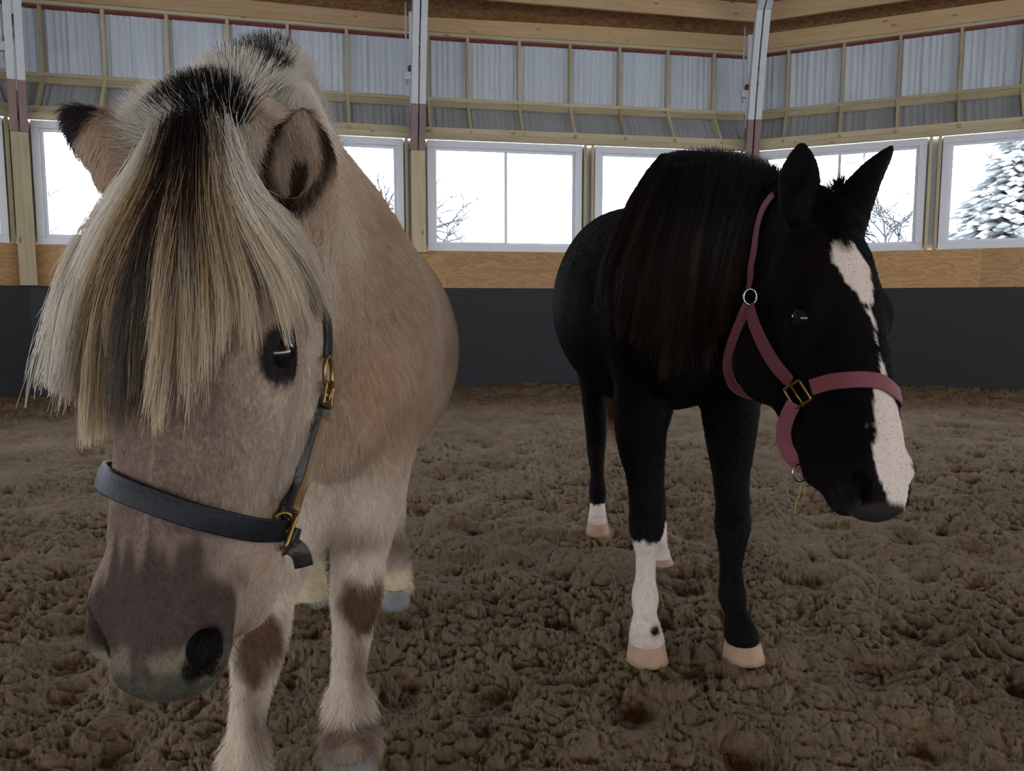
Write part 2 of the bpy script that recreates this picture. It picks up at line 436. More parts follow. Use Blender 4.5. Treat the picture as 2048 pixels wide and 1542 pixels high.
gl = N(nt, 'ShaderNodeBsdfGlossy'); gl.inputs['Roughness'].default_value = .02; fr = N(nt, 'ShaderNodeFresnel'); fr.inputs[0].default_value = 1.45
mx = N(nt, 'ShaderNodeMixShader'); nt.links.new(fr.outputs[0], mx.inputs[0]); nt.links.new(tr.outputs[0], mx.inputs[1]); nt.links.new(gl.outputs[0], mx.inputs[2]); nt.links.new(mx.outputs[0], o_.inputs[0])

ARENA_C = np.array([1.5, -2.0])
c1 = np.array([-5.54, 8.90]); c2 = np.array([-1.20, 9.95]); c3 = np.array([3.24, 10.75])
d4 = np.array([math.cos(math.radians(-24.8)), math.sin(math.radians(-24.8))]); c5 = c3 + 8.97 * d4; c4 = (c3 + c5) / 2
cl = c1 + 8.97 * np.array([-math.cos(math.radians(50)), -math.sin(math.radians(50))]); clm = (c1 + cl) / 2
Z_KICK, Z_PLY, Z_WT, Z_HEAD, Z_RAIL, Z_MTOP, Z_BEAM = 1.23, 1.70, 3.08, 3.16, 3.66, 4.44, 4.70
OUT = 0.36
def board(name, p, q, w, t, updir, mat, parent, bevel=.004):
    """plank from p to q; w across updir, t through; grain along its length"""
    p = np.asarray(p, float); q = np.asarray(q, float); L = np.linalg.norm(q - p); ex = (q - p) / L
    u = np.asarray(updir, float); u = u - ex * u.dot(ex); u /= np.linalg.norm(u); s = np.cross(u, ex)
    mb = MB(); mb.box((0, 0, 0), (L / 2, 0, 0), (0, t / 2, 0), (0, 0, w / 2))
    me = bpy.data.meshes.new(name); me.from_pydata(mb.v, [], mb.f); me.update(); me.materials.append(mat)
    o = bpy.data.objects.new(name, me); COL.objects.link(o)
    M = Matrix(((ex[0], s[0], u[0], (p[0] + q[0]) / 2), (ex[1], s[1], u[1], (p[1] + q[1]) / 2), (ex[2], s[2], u[2], (p[2] + q[2]) / 2), (0, 0, 0, 1)))
    if parent is not None:
        o.parent = parent; o.matrix_parent_inverse = Matrix.Translation(parent.location).inverted()
    o.matrix_basis = M
    if bevel:
        bv = o.modifiers.new('bevel', 'BEVEL'); bv.width = bevel; bv.segments = 1
    return o
win_n = [0]
def window(a, nrm, ex, s0, s1, z0, z1, slider=True, parentless=True):
    """sliding vinyl window in a wall; a corner point, ex along wall, nrm outward"""
    win_n[0] += 1
    w = empty('window_%d' % win_n[0], (*(a + ex * (s0 + s1) / 2), z0)); tag(w, kind='structure')
    P = lambda s, o, z: np.array([*(a + ex * s + nrm * o), z])
    fw = .085
    def fbar(mb, sa, sb, za, zb, o0, o1):
        mb.box(P((sa + sb) / 2, (o0 + o1) / 2, (za + zb) / 2), np.array([*ex, 0]) * (sb - sa) / 2, np.array([*nrm, 0]) * (o1 - o0) / 2, (0, 0, (zb - za) / 2))
    mb = MB()
    fbar(mb, s0, s1, z0, z0 + fw, -.03, .07); fbar(mb, s0, s1, z1 - fw, z1, -.03, .07)
    fbar(mb, s0, s0 + fw, z0 + fw, z1 - fw, -.03, .07); fbar(mb, s1 - fw, s1, z0 + fw, z1 - fw, -.03, .07)
    f = mb.build('window_frame', M_white, w, bevel=.006)
    sm = (s0 + s1) / 2; sw = .035
    for k, (sa, sb) in enumerate(((s0 + fw, sm + .02), (sm - .02, s1 - fw))):
        mb = MB(); o0, o1 = (.0, .025) if k == 0 else (.027, .052)
        za, zb = z0 + fw, z1 - fw
        fbar(mb, sa, sb, za, za + sw, o0, o1); fbar(mb, sa, sb, zb - sw, zb, o0, o1); fbar(mb, sa, sa + sw, za + sw, zb - sw, o0, o1); fbar(mb, sb - sw, sb, za + sw, zb - sw, o0, o1)
        s_ = mb.build('sash', M_white, w, bevel=.003)
        mb = MB(); fbar(mb, sa + sw, sb - sw, za + sw, zb - sw, (o0 + o1) / 2 - .002, (o0 + o1) / 2 + .002)
        g = mb.build('pane', M_glass, s_)
    return w
def portal(a, nrm, ex, s0, s1, z0, z1):
    ld = bpy.data.lights.new('daylight_portal', 'AREA'); ld.shape = 'RECTANGLE'; ld.size = s1 - s0; ld.size_y = z1 - z0
    ld.cycles.is_portal = True
    o = bpy.data.objects.new('daylight_portal', ld); COL.objects.link(o)
    c = a + ex * (s0 + s1) / 2 + nrm * .12
    o.matrix_basis = Matrix(((ex[0], 0, nrm[0], c[0]), (ex[1], 0, nrm[1], c[1]), (0, 1, 0, (z0 + z1) / 2), (0, 0, 0, 1)))
def rib_panel(name, a, ex, s0, s1, lo, hi, parent):
    """ribbed steel sheet from height lo=(offset,z) to hi=(offset,z)"""
    nrm2 = np.array([-ex[1], ex[0]]); 
    if nrm2.dot(a - ARENA_C) < 0: nrm2 = -nrm2
    prof = []; s = s0
    while s < s1:
        for ds, h in ((0, 0), (.012, .024), (.030, .024), (.042, 0), (.10, 0), (.105, .008), (.117, .008), (.122, 0), (.17, 0), (.175, .008), (.187, .008), (.192, 0)):
            if s + ds < s1: prof.append((s + ds, h))
        s += .2286
    prof.append((s1, 0)); V = []
    for (sx, h) in prof:
        for (o, z) in (lo, hi): V.append((*(a + ex * sx + nrm2 * (o - h)), z))
    F = [(2 * i, 2 * i + 1, 2 * i + 3, 2 * i + 2) for i in range(len(prof) - 1)]
    return link(name, mesh_np(name, V, F, False), M_metal, parent)
def bay(wallobj, a, b, studs_px=None, upper=True, posts=True):
    L = np.linalg.norm(b - a); ex = (b - a) / L; nrm = np.array([-ex[1], ex[0]])
    if nrm.dot(a - ARENA_C) < 0: nrm = -nrm
    P = lambda s, o, z: np.array([*(a + ex * s + nrm * o), z])
    n3 = (*nrm, 0)
    wins = ((.028 * L, .476 * L), (.514 * L, .962 * L))
    for (s0, s1) in wins:
        window(a, nrm, ex, s0, s1, Z_PLY, Z_WT)
    # plywood sheets (joints at thirds)
    for s0, s1 in ((0.0, .077 * L), (.077 * L, .622 * L), (.622 * L, L)):
        board('plywood_panel', P(s0, -.012, (Z_KICK + Z_PLY) / 2), P(s1, -.012, (Z_KICK + Z_PLY) / 2), Z_PLY - Z_KICK, .018, (0, 0, 1), M_ply, wallobj, .001)
    board('header', P(0, -.02, (Z_WT + Z_HEAD) / 2 + .005), P(L, -.02, (Z_WT + Z_HEAD) / 2 + .005), Z_HEAD - Z_WT - .01, .09, (0, 0, 1), M_lumber, wallobj)
    for s in (.018 * L, .4845 * L, .5065 * L, .970 * L):
        board('stud', P(s, -.005, Z_PLY), P(s, -.005, Z_WT), .038, .09, ex.tolist() + [0], M_lumber, wallobj)
    for sa, sb in ((-.03, .0285), (.9615, 1.03)):
        mb = MB(); mb.box(P((sa + sb) / 2 * L, .055, (Z_PLY + Z_WT) / 2), np.array([*ex, 0]) * (sb - sa) / 2 * L, np.array([*nrm, 0]) * .004, (0, 0, (Z_WT - Z_PLY) / 2)); mb.build('metal_panel', M_metal, wallobj)
    mb = MB(); mb.box(P(.495 * L, .055, (Z_PLY + Z_WT) / 2), np.array([*ex, 0]) * .0195 * L, np.array([*nrm, 0]) * .004, (0, 0, (Z_WT - Z_PLY) / 2)); mb.build('metal_panel', M_metal, wallobj)
    if not upper: return
    # slanted soffit panel and upright ribbed wall above
    rib_panel('soffit_panel', a - ex * .2, ex, 0, L + .4, (.06, Z_HEAD), (OUT + .05, Z_RAIL), wallobj).data.materials[0] = M_soff_shade
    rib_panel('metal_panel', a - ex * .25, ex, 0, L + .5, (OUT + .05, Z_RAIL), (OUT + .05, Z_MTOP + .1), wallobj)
    board('soffit_rail', P(0, .04, Z_HEAD + .045), P(L, .04, Z_HEAD + .045), .09, .038, (0, 0, 1), M_lumber, wallobj)
    board('soffit_rail', P(-.05, OUT - .035, Z_RAIL - .055), P(L + .05, OUT - .035, Z_RAIL - .055), .09, .038, (*(nrm * .4), 1), M_lumber, wallobj)
    board('rail', P(-.13, OUT, Z_RAIL + .01), P(L + .13, OUT, Z_RAIL + .01), .045, .11, (0, 0, 1), M_lumber, wallobj)
    mb = MB(); mb.box(P(L / 2, OUT + .02, Z_MTOP + .005), np.array([*ex, 0]) * (L / 2 + .12), np.array([*nrm, 0]) * .02, (0, 0, .02)); mb.build('red_trim', M_red, wallobj)
    board('top_plate', P(-.1, OUT - .005, Z_MTOP + .035), P(L + .1, OUT - .005, Z_MTOP + .035), .04, .1, (0, 0, 1), M_lumber, wallobj)
    board('header_beam', P(-.1, OUT - .05, (Z_MTOP + .055 + Z_BEAM) / 2), P(L + .1, OUT - .05, (Z_MTOP + .055 + Z_BEAM) / 2), Z_BEAM - Z_MTOP - .055, .045, (0, 0, 1), M_pine, wallobj)
    if studs_px is None: ss = [(k + .5) * L / 7 for k in range(7)]
    else:
        ss = []
        a2 = a + nrm * OUT
        for px in studs_px:
            r = (px - CX) / FPX   # x = r*y (upright things barely move with height)
            ss.append((r * a2[1] - a2[0]) / (ex[0] - r * ex[1]))
    for s in ss:
        board('stud', P(s, OUT, Z_RAIL + .03), P(s, OUT, Z_MTOP + .02), .038, .09, ex.tolist() + [0], M_lumber, wallobj)
        board('soffit_brace', P(s, .02, Z_HEAD + .0), P(s, OUT - .01, Z_RAIL - .01), .038, .075, ex.tolist() + [0], M_lumber, wallobj)
def kick(name, a, b):
    L = np.linalg.norm(b - a); ex = (b - a) / L; nrm = np.array([-ex[1], ex[0]])
    if nrm.dot(a - ARENA_C) < 0: nrm = -nrm
    c = (a + b) / 2 + nrm * .01
    mb = MB(); mb.box((*c, Z_KICK / 2 - .1), np.array([*ex, 0]) * L / 2, np.array([*nrm, 0]) * .03, (0, 0, Z_KICK / 2 + .1))
    return tag(mb.build(name, M_kick), kind='structure')
w_c = kick('wall_center', c1, c3)
bay(w_c, c1, c2, [120, 240, 362, 478, 593, 706]); bay(w_c, c2, c3, [862, 938, 1037, 1135, 1230, 1323, 1412])
w_r = kick('wall_right', c3, c5)
bay(w_r, c3, c4, [1557, 1663, 1771, 1888, 2010, 2140, 2290]); bay(w_r, c4, c5)
w_l = kick('wall_left', cl, c1)
bay(w_l, clm, c1); bay(w_l, cl, clm)
# the rest of the ring, behind the camera: plain board walls with the same window openings
ring = [c5]
for k in range(1, 6):
    an = math.radians(42 - 40 * k); ring.append(ARENA_C + 13.35 * np.array([math.cos(an), math.sin(an)]))
ring.append(cl)
for k in range(6):
    a, b_ = ring[k], ring[k + 1]; L = np.linalg.norm(b_ - a); ex = (b_ - a) / L; nrm = np.array([-ex[1], ex[0]])
    if nrm.dot(a - ARENA_C) < 0: nrm = -nrm
    w = kick('wall_' + ('east', 'southeast', 'south', 'southwest', 'west', 'northwest')[k], a, b_)
    mb = MB()
    def pbox(s0, s1, z0, z1):
        mb.box((*(a + ex * (s0 + s1) / 2), (z0 + z1) / 2), np.array([*ex, 0]) * (s1 - s0) / 2, np.array([*nrm, 0]) * .03, (0, 0, (z1 - z0) / 2))
    pbox(0, L, Z_KICK, Z_PLY); pbox(0, L, Z_WT, Z_BEAM + .1)
    e = [0, .02, .24, .26, .48, .52, .74, .76, .98, 1]
    for j in range(0, 9, 2): pbox(e[j] * L, e[j + 1] * L, Z_PLY, Z_WT)
    mb.build('board_panel', M_ply, w)

for (a, b_) in [(c1, c3), (c3, c5), (cl, c1)] + [(ring[k], ring[k + 1]) for k in range(6)]:
    L = np.linalg.norm(b_ - a); ex = (b_ - a) / L; nrm = np.array([-ex[1], ex[0]])
    if nrm.dot(a - ARENA_C) < 0: nrm = -nrm
    portal(a, nrm, ex, .02 * L, .98 * L, Z_PLY, Z_WT)
# ceiling: pitched OSB roof deck with purlins
PT = math.tan(math.radians(20))
allc = [c1, c3, c5] + ring[1:-1] + [cl]
mb = MB(); V = []; apex = (*ARENA_C, Z_BEAM + 13 * PT)
outer = []
for c in allc:
    dr = (c - ARENA_C) / np.linalg.norm(c - ARENA_C); outer.append((*(c + dr * .6), Z_BEAM - .6 * PT + OUT * PT))
V = outer + [apex] + [(x, y, z + .03) for (x, y, z) in outer] + [(apex[0], apex[1], apex[2] + .03)]
n = len(outer); F = [(i, (i + 1) % n, n) for i in range(n)] + [(n + 1 + (i + 1) % n, n + 1 + i, 2 * n + 1) for i in range(n)]
me = bpy.data.meshes.new('ceiling'); me.from_pydata(V, [], F); me.update(); ceil = link('ceiling', me, M_osb); tag(ceil, kind='structure')
for (a, b_) in ((c1, c3), (c3, c5), (cl, c1)):
    ex = (b_ - a) / np.linalg.norm(b_ - a); nrm = np.array([-ex[1], ex[0]])
    if nrm.dot(a - ARENA_C) < 0: nrm = -nrm
    L = np.linalg.norm(b_ - a)
    for k in range(1, 5):
        t = .6 * k - OUT; z = Z_BEAM + (t + OUT) * PT
        cut = t * math.tan(math.radians(20))
        p0 = a - nrm * t + ex * (cut); p1 = b_ - nrm * t - ex * (cut)
        board('purlin', (*p0, z - .12), (*p1, z - .12), .225, .04, (0, 0, 1), M_pine, ceil)
# timber posts and painted truss legs
def post(c, mk, zbot, lab, tilt=0):
    dr = (ARENA_C - c) / np.linalg.norm(ARENA_C - c); sd = np.array([-dr[1], dr[0]])
    P = lambda t, s, z: (*(c + dr * t + sd * s), z)
    o = board('timber_post', P(.12, 0, zbot), P(.12, 0, 2.92), .17, .12, (*sd, 0), M_lumber, None)
    tag(o, 'square treated timber post ' + lab, 'post', 'timber posts between the windows')
    e = empty('truss_leg', P(.1, 0, 2.9)); tag(e, 'white truss leg with mauve foot ' + lab, 'truss', 'painted truss legs')
    path = [(.05, 2.93), (.16, 3.46), (.36, 4.15), (.60, 4.72), (1.9, 5.25)]
    for s in (-.048, .048):
        w_ = .078
        board('painted_foot', P(path[0][0] + .08, s, path[0][1]), P(path[1][0] + .08, s, path[1][1]), w_, .14, (*sd, 0), M_brown, e)
        board('front_board', P(path[1][0] + .08, s, path[1][1]), P(path[2][0] + .08, s, path[2][1] ), w_, .14, (*sd, 0), M_wpaint, e)
        board('front_board', P(path[2][0] + .08, s, path[2][1]), P(path[3][0] + .08, s, path[3][1]), w_, .14, (*sd, 0), M_wpaint, e)
        board('rafter_board', P(path[3][0] + .08, s, path[3][1]), P(path[4][0] + .08, s, path[4][1]), w_, .14, (*sd, 0), M_wpaint, e)
    board('foot_plate', P(.1, 0, 2.93), P(.1, 0, 3.03), .185, .16, (*sd, 0), M_brown, e)
    # rear chord of the truss and webs
    board('rear_board', P(-.02, mk * .02, 3.40), P(-.02, mk * .02, 4.62), .11, .05, (*sd, 0), M_wpaint, e)
    board('rear_foot', P(-.02, mk * .02, 2.95), P(-.02, mk * .02, 3.40), .11, .05, (*sd, 0), M_brown, e)
    board('web_board', P(0, mk * .02, 3.95), P(.42, mk * .02, 4.55), .03, .09, (*sd, 0), M_wpaint, e)
    board('web_board', P(0, mk * .02, 3.95), P(.30, mk * .02, 3.98), .03, .09, (*sd, 0), M_wpaint, e)
    mb = MB(); mb.tube([P(-.06, mk * .11, 3.75), P(-.06, mk * .11, 4.75)], .012, 8); mb.build('conduit', M_white, e, True)
    mb = MB(); mb.box(P(-.03, mk * .10, 3.86), (.04, 0, 0), (0, .03, 0), (0, 0, .05)); mb.build('junction_box', M_white, e, bevel=.005)
    mb = MB(); mb.box(P(.40, 0, 4.02), np.array([*sd, 0]) * .032, np.array([*dr, 0]) * .02, (0, 0, .075)); mb.build('red_bracket', M_red, e, bevel=.012)
    mb = MB(); mb.tube([P(.43, 0, 4.06), P(.43, 0, 3.86)], .012, 8); mb.build('clevis_pin', M_steel, e, True)
    mb = MB(); mb.box(P(.02, mk * .065, 3.93), np.array([*sd, 0]) * .03, np.array([*dr, 0]) * .05, (0, 0, .03)); mb.build('red_bracket', M_red, e, bevel=.006)
post(c1, -1, Z_KICK, 'at the far left corner beside the dun pony')
post(c2, -1, Z_PLY - .03, 'between the two horses')
post(c3, -1, Z_PLY - .03, 'behind the black horse')
post(c4, -1, Z_PLY - .03, 'beyond the right edge window')
post(clm, -1, Z_PLY - .03, 'midway along the left side wall')

# ------------------------------------------------------------------ outside
M_snow = plain('snow', (.82, .85, .9), .8, noise=.05, nscale=.5)
me = mesh_np('snow_field', [(-90, -90, -.6), (90, -90, -.6), (90, 110, -.6), (-90, 110, -.6)], [(0, 1, 2, 3)], False)
tag(link('snow_ground', me, M_snow), kind='structure')
M_ftree, nt, b = new_mat('snowy_needles'); tc = N(nt, 'ShaderNodeTexCoord'); n = N(nt, 'ShaderNodeTexNoise'); n.inputs['Scale'].default_value = 2.2; n.inputs['Detail'].default_value = 6
nt.links.new(tc.outputs['Object'], n.inputs['Vector']); mr = N(nt, 'ShaderNodeMapRange'); mr.inputs[1].default_value = .50; mr.inputs[2].default_value = .60; nt.links.new(n.outputs['Fac'], mr.inputs[0])
cm = N(nt, 'ShaderNodeMix', data_type='RGBA'); cm.inputs[6].default_value = (.10, .105, .105, 1); cm.inputs[7].default_value = (.8, .82, .84, 1); nt.links.new(mr.outputs[0], cm.inputs[0]); nt.links.new(cm.outputs[2], b.inputs['Base Color']); b.inputs['Roughness'].default_value = .9
M_bark = plain('frosted_bark', srgb(40, 40, 44), .9)
def conifer(loc, H, R, seed, label):
    r = np.random.default_rng(seed); e = empty('snowy_conifer', loc); tag(e, label, 'tree')
    mb = MB(); mb.tube([(loc[0], loc[1], loc[2]), (loc[0], loc[1], loc[2] + H * .96)], [.03 * H, .006 * H], 8); mb.build('trunk', M_bark, e, True)
    V = []; F = []
    for i in range(2600):
        h = r.random() ** 1.2; rad = R * (1 - h) * (.35 + .65 * r.random()); an = r.random() * 2 * PI
        c = np.array([loc[0] + rad * math.cos(an), loc[1] + rad * math.sin(an), loc[2] + H * (.06 + .93 * h) - .25 * rad])
        s = R * (.05 + .06 * r.random()); d = np.array([math.cos(an), math.sin(an), -.25]); w = np.array([-d[1], d[0], 0]); u = np.array([0, 0, 1.])
        n = len(V); V += [c + d * s * 1.6, c - d * s, c + w * s * .7, c - w * s * .7, c + u * s * .35, c - u * s * .3]
        F += [(n, n + 2, n + 4), (n + 2, n + 1, n + 4), (n + 1, n + 3, n + 4), (n + 3, n, n + 4), (n + 2, n, n + 5), (n + 1, n + 2, n + 5), (n + 3, n + 1, n + 5), (n, n + 3, n + 5)]
    link('foliage', mesh_np('foliage', V, F), M_ftree, e)
conifer((19.3, 30, -.6), 8.6, 4.7, 3, 'snow laden conifer seen through the right edge window')
def bare(loc, H, seed, label):
    r = np.random.default_rng(seed); mb = MB()
    def br(p, d, L, rad, dep):
        pts = [p]; q = p
        for k in range(4):
            d = d + r.normal(0, .13, 3); d /= np.linalg.norm(d); q = q + d * L / 4; pts.append(q)
        mb.tube(pts, [rad, rad * .85, rad * .7, rad * .6, rad * .5], 5)
        if dep:
            for k in range(4):
                t = pts[r.integers(1, 5)]; d2 = d + r.normal(0, .6, 3); d2[2] = abs(d2[2]) * .6 + .2; d2 /= np.linalg.norm(d2)
                br(t, d2, L * .62, rad * .68, dep - 1)
    br(np.array(loc, float), np.array([0, 0, 1.]), H * .4, .020 * H * .4, 4)
    tag(mb.build('bare_tree', M_bark, None, True), label, 'tree')
bare((-4.1, 24, -.6), 10.5, 5, 'frosted bare tree outside the window right of the dun pony')
bare((-1.6, 30, -.6), 9.0, 8, 'frosted bare tree low in the middle window')
bare((12.9, 26, -.6), 8.6, 9, 'frosted bare bush below the right ear of the black horse')
bare((-13.1, 20, -.6), 8.0, 12, 'frosted bare tree in the leftmost window')

# ------------------------------------------------------------------ sky
wd = bpy.data.worlds.new('overcast_sky'); scene.world = wd; wd.use_nodes = True
bg = wd.node_tree.nodes['Background']; bg.inputs[0].default_value = (.86, .93, 1.0, 1); bg.inputs[1].default_value = 11.0
scene.view_settings.view_transform = 'Standard'; scene.view_settings.look = 'None'; scene.view_settings.gamma = 1
scene.view_settings.use_curve_mapping = False; scene.view_settings.exposure = 0.22
cy = scene.cycles
cy.max_bounces = 6; cy.diffuse_bounces = 3; cy.glossy_bounces = 3; cy.transmission_bounces = 4; cy.transparent_max_bounces = 12
cy.sample_clamp_indirect = 6.0; cy.use_denoising = True; cy.use_adaptive_sampling = True; cy.adaptive_threshold = 0.04
# ================================================================== SAND FOOTING
def sand_h(x, y):
    big = fbm(x * 1.3, y * 1.3, o=3, s=11) * .022
    hoof = worley(x * 3.1, y * 3.1, 21); hoof = -np.clip(.42 - hoof, 0, .42) * .075 + .012 * fbm(x * 7, y * 7, o=2, s=71)
    wx = x + .035 * fbm(x * 9, y * 9, o=2, s=31); wy = y + .035 * fbm(x * 9, y * 9, o=2, s=37)
    cl = 1 - np.clip(worley(wx * 15, wy * 17, 41) / .75, 0, 1) ** 1.5
    cl2 = 1 - np.clip(worley(wx * 34, wy * 38, 43) / .75, 0, 1) ** 1.5
    cl3 = 1 - np.clip(worley(wx * 80, wy * 84, 47) / .8, 0, 1) ** 1.4
    m = .25 + .75 * smooth01(fbm(x * 2.3, y * 2.3, o=3, s=51), -.5, .1)
    f = 0; a_ = 1.; fx, fy = wx * 16, wy * 18
    for k in range(5):
        f = f + a_ * np.abs(vnoise(fx, fy, s=61 + k)); fx = fx * 2.07 + 3.1; fy = fy * 2.07 + 5.7; a_ *= .66
    f = f * .0135 - .012
    return -.022 + big + hoof + m * (cl * .012 + cl2 * .009) + cl3 * .003 + f * (.55 + .6 * m)
M_sand, nt, b = new_mat('sand_footing')
tc = N(nt, 'ShaderNodeTexCoord')
n1 = N(nt, 'ShaderNodeTexNoise'); n1.inputs['Scale'].default_value = 1.7; n1.inputs['Detail'].default_value = 5
n2 = N(nt, 'ShaderNodeTexNoise'); n2.inputs['Scale'].default_value = 90; n2.inputs['Detail'].default_value = 8; n2.inputs['Roughness'].default_value = .7
for n in (n1, n2): nt.links.new(tc.outputs['Object'], n.inputs['Vector'])
at_ = N(nt, 'ShaderNodeAttribute', attribute_name='col')
mA = N(nt, 'ShaderNodeMix', data_type='RGBA'); mA.inputs[6].default_value = (*srgb(90, 70, 51), 1); mA.inputs[7].default_value = (*srgb(152, 133, 106), 1)
ad = N(nt, 'ShaderNodeMath', operation='MULTIPLY_ADD'); ad.inputs[1].default_value = .9; nt.links.new(n1.outputs['Fac'], ad.inputs[0])
sb = N(nt, 'ShaderNodeMath', operation='MULTIPLY_ADD'); sb.inputs[1].default_value = .8; sb.inputs[2].default_value = -.42; nt.links.new(n2.outputs['Fac'], sb.inputs[0]); nt.links.new(sb.outputs[0], ad.inputs[2])
nt.links.new(ad.outputs[0], mA.inputs[0]); nt.links.new(mA.outputs[2], b.inputs['Base Color'])
b.inputs['Roughness'].default_value = .95; b.inputs['Specular IOR Level'].default_value = .15
bp = N(nt, 'ShaderNodeBump'); bp.inputs['Strength'].default_value = 1.0; bp.inputs['Distance'].default_value = .008
nt.links.new(n2.outputs['Fac'], bp.inputs['Height']); nt.links.new(bp.outputs[0], b.inputs['Normal'])
def make_floor():
    th_f = np.linspace(-.72, .72, FL_TH); th_c = np.linspace(.72, 2 * PI - .72, 60)[1:]
    th = np.concatenate([th_f, th_c]); r = np.exp(np.linspace(math.log(.12), math.log(10.9), FL_R)); r = np.append(r, [12, 14, 17])
    T, R_ = np.meshgrid(th, r); x = R_ * np.sin(T); y = R_ * np.cos(T)
    z = sand_h(x, y)
    # piled a little deeper along the kick wall
    V = np.stack([x, y, z], -1).reshape(-1, 3); nt_ = len(th); nr = len(r)
    i = np.arange(nr - 1)[:, None] * nt_ + np.arange(nt_)[None, :]; j = np.arange(nr - 1)[:, None] * nt_ + (np.arange(nt_)[None, :] + 1) % nt_
    F = np.stack([i, j, j + nt_, i + nt_], -1).reshape(-1, 4)
    o = link('floor', mesh_np('floor', V, F[:, ::-1]), M_sand); tag(o, kind='structure')
make_floor()
# ================================================================== THE BLACK HORSE
def lin(a, b, n): return np.linspace(a, b, n)
HB = Frame(at(1678, 398, 1.57), at(1808, 1000, 1.28), (math.sin(math.radians(19)), -math.cos(math.radians(19)), 0), .58)
HB.k = np.linalg.norm(at(1678, 398, 1.57) - at(1808, 1000, 1.28)) / .585
fb = Field(np.arange(.05, 1.02, .006), np.concatenate([np.arange(1.15, 2.0, .0045), np.arange(2.0, 3.95, .009)]), np.arange(-.02, 1.56, .006))
# trunk: x, y, z, half width, half height
fb.tube([(.50, 3.62, 1.08, .16, .20), (.49, 3.42, 1.12, .245, .27), (.485, 3.15, 1.09, .29, .30), (.485, 2.80, 1.00, .335, .345), (.49, 2.50, 1.00, .30, .335), (.50, 2.28, 1.02, .235, .31), (.51, 2.12, 1.00, .185, .255)], .05, n=8)
fb.ell((.49, 2.35, 1.22), (.10, .28, .18), k=.10)                      # withers
for s in (-1, 1):
    fb.ell((.505 + s * .13, 2.20, .98), (.10, .17, .22), [(1, 0, 0), (0, 1, .35), (0, -.35, 1)], k=.07)     # shoulders
    fb.ell((.49 + s * .14, 3.42, 1.02), (.13, .22, .26), k=.08)        # haunches
    fb.ell((.515 + s * .085, 2.06, .88), (.075, .08, .12), k=.05)      # breast
# neck swings to the head
pb = HB.o
fb.tube([(.495, 2.34, 1.12, .13, .30), (.52, 2.12, 1.13, .118, .25), (.56, 1.92, 1.115, .095, .195), (.60, 1.76, 1.12, .080, .150), (*(HB.p(.03, 0, -.10)), .066, .112)], .07, n=5)
fb.tube([(.485, 2.30, 1.36, .05, .05), (.50, 2.08, 1.35, .042, .034), (.545, 1.87, 1.285, .036, .04), (*(HB.p(-.01, 0, -.07)), .04, .045)], .05, n=5)   # crest
head(fb, HB, 1.1, .022)
# throat
fb.tube([(*HB.p(.14, 0, -.17), .052, .05), (.575, 1.90, 1.02, .075, .09)], .06, n=1)
# ears
ear(fb, at(1592, 405, 1.55), at(1604, 281, 1.56), .040, (-.55, -1, 0), .025, .45, .85)
ear(fb, at(1703, 435, 1.56), at(1787, 290, 1.55), .046, (.95, -.45, 0), .025, .72, .95)
# front legs (picture left, picture right): traced joint centres
def AT(px, py, Y, w, h): return (*at(px, py, Y), w, h)
fb.tube([AT(1290, 700, 2.24, .085, .13), AT(1283, 800, 2.20, .078, .115), AT(1282, 880, 2.18, .068, .088), AT(1288, 950, 2.16, .050, .062), AT(1292, 1005, 2.15, .047, .052), AT(1293, 1045, 2.14, .050, .054), AT(1292, 1075, 2.14, .040, .044),
         AT(1292, 1110, 2.15, .029, .034), AT(1291, 1155, 2.16, .028, .033), AT(1290, 1195, 2.17, .038, .042), AT(1290, 1225, 2.16, .032, .036), AT(1291, 1255, 2.14, .042, .046), AT(1293, 1278, 2.13, .050, .054)], .03, n=4)
fb.tube([AT(1462, 700, 2.24, .085, .13), AT(1460, 800, 2.20, .080, .115), AT(1461, 880, 2.18, .066, .088), AT(1462, 950, 2.17, .050, .062), AT(1465, 1010, 2.16, .047, .052), AT(1465, 1050, 2.15, .050, .054), AT(1464, 1085, 2.15, .040, .044),
         AT(1462, 1125, 2.16, .031, .036), AT(1463, 1160, 2.17, .033, .037), AT(1465, 1195, 2.18, .039, .043), AT(1471, 1222, 2.17, .031, .035), AT(1478, 1252, 2.15, .042, .046), AT(1484, 1278, 2.14, .049, .052)], .03, n=4)
# hind legs: thigh, stifle, hock behind, cannon
fb.tube([(.37, 3.42, .95, .11, .21), (.36, 3.36, .78, .085, .155), (.365, 3.42, .64, .058, .095), AT(1192, 870, 3.50, .045, .068), AT(1192, 905, 3.49, .040, .054), AT(1194, 945, 3.44, .030, .036), AT(1195, 985, 3.42, .038, .042), AT(1195, 1010, 3.38, .033, .036), AT(1195, 1040, 3.35, .042, .046)], .05, n=4)
fb.tube([(.61, 3.30, .95, .11, .21), (.61, 3.16, .78, .085, .155), (.60, 3.10, .62, .058, .090), (.598, 3.16, .50, .045, .066), (.595, 3.13, .42, .038, .050), (.590, 3.08, .30, .030, .036), (.585, 3.04, .18, .036, .040), AT(1318, 1095, 2.99, .033, .036), AT(1319, 1112, 2.96, .044, .048)], .05, n=8)
fb.ell((.49, 3.62, 1.22), (.05, .07, .06), k=.05)
fb.smooth(it=1)
VB, QB = fb.mesh()
VB = relax(VB, QB, 2)
C_BLK = np.array(srgb(11, 9, 11)); C_BRN = np.array(srgb(26, 18, 16)); C_WHT = np.array(srgb(214, 200, 190)); C_PNK = np.array(srgb(178, 150, 140)); C_MZ = np.array(srgb(30, 27, 28))
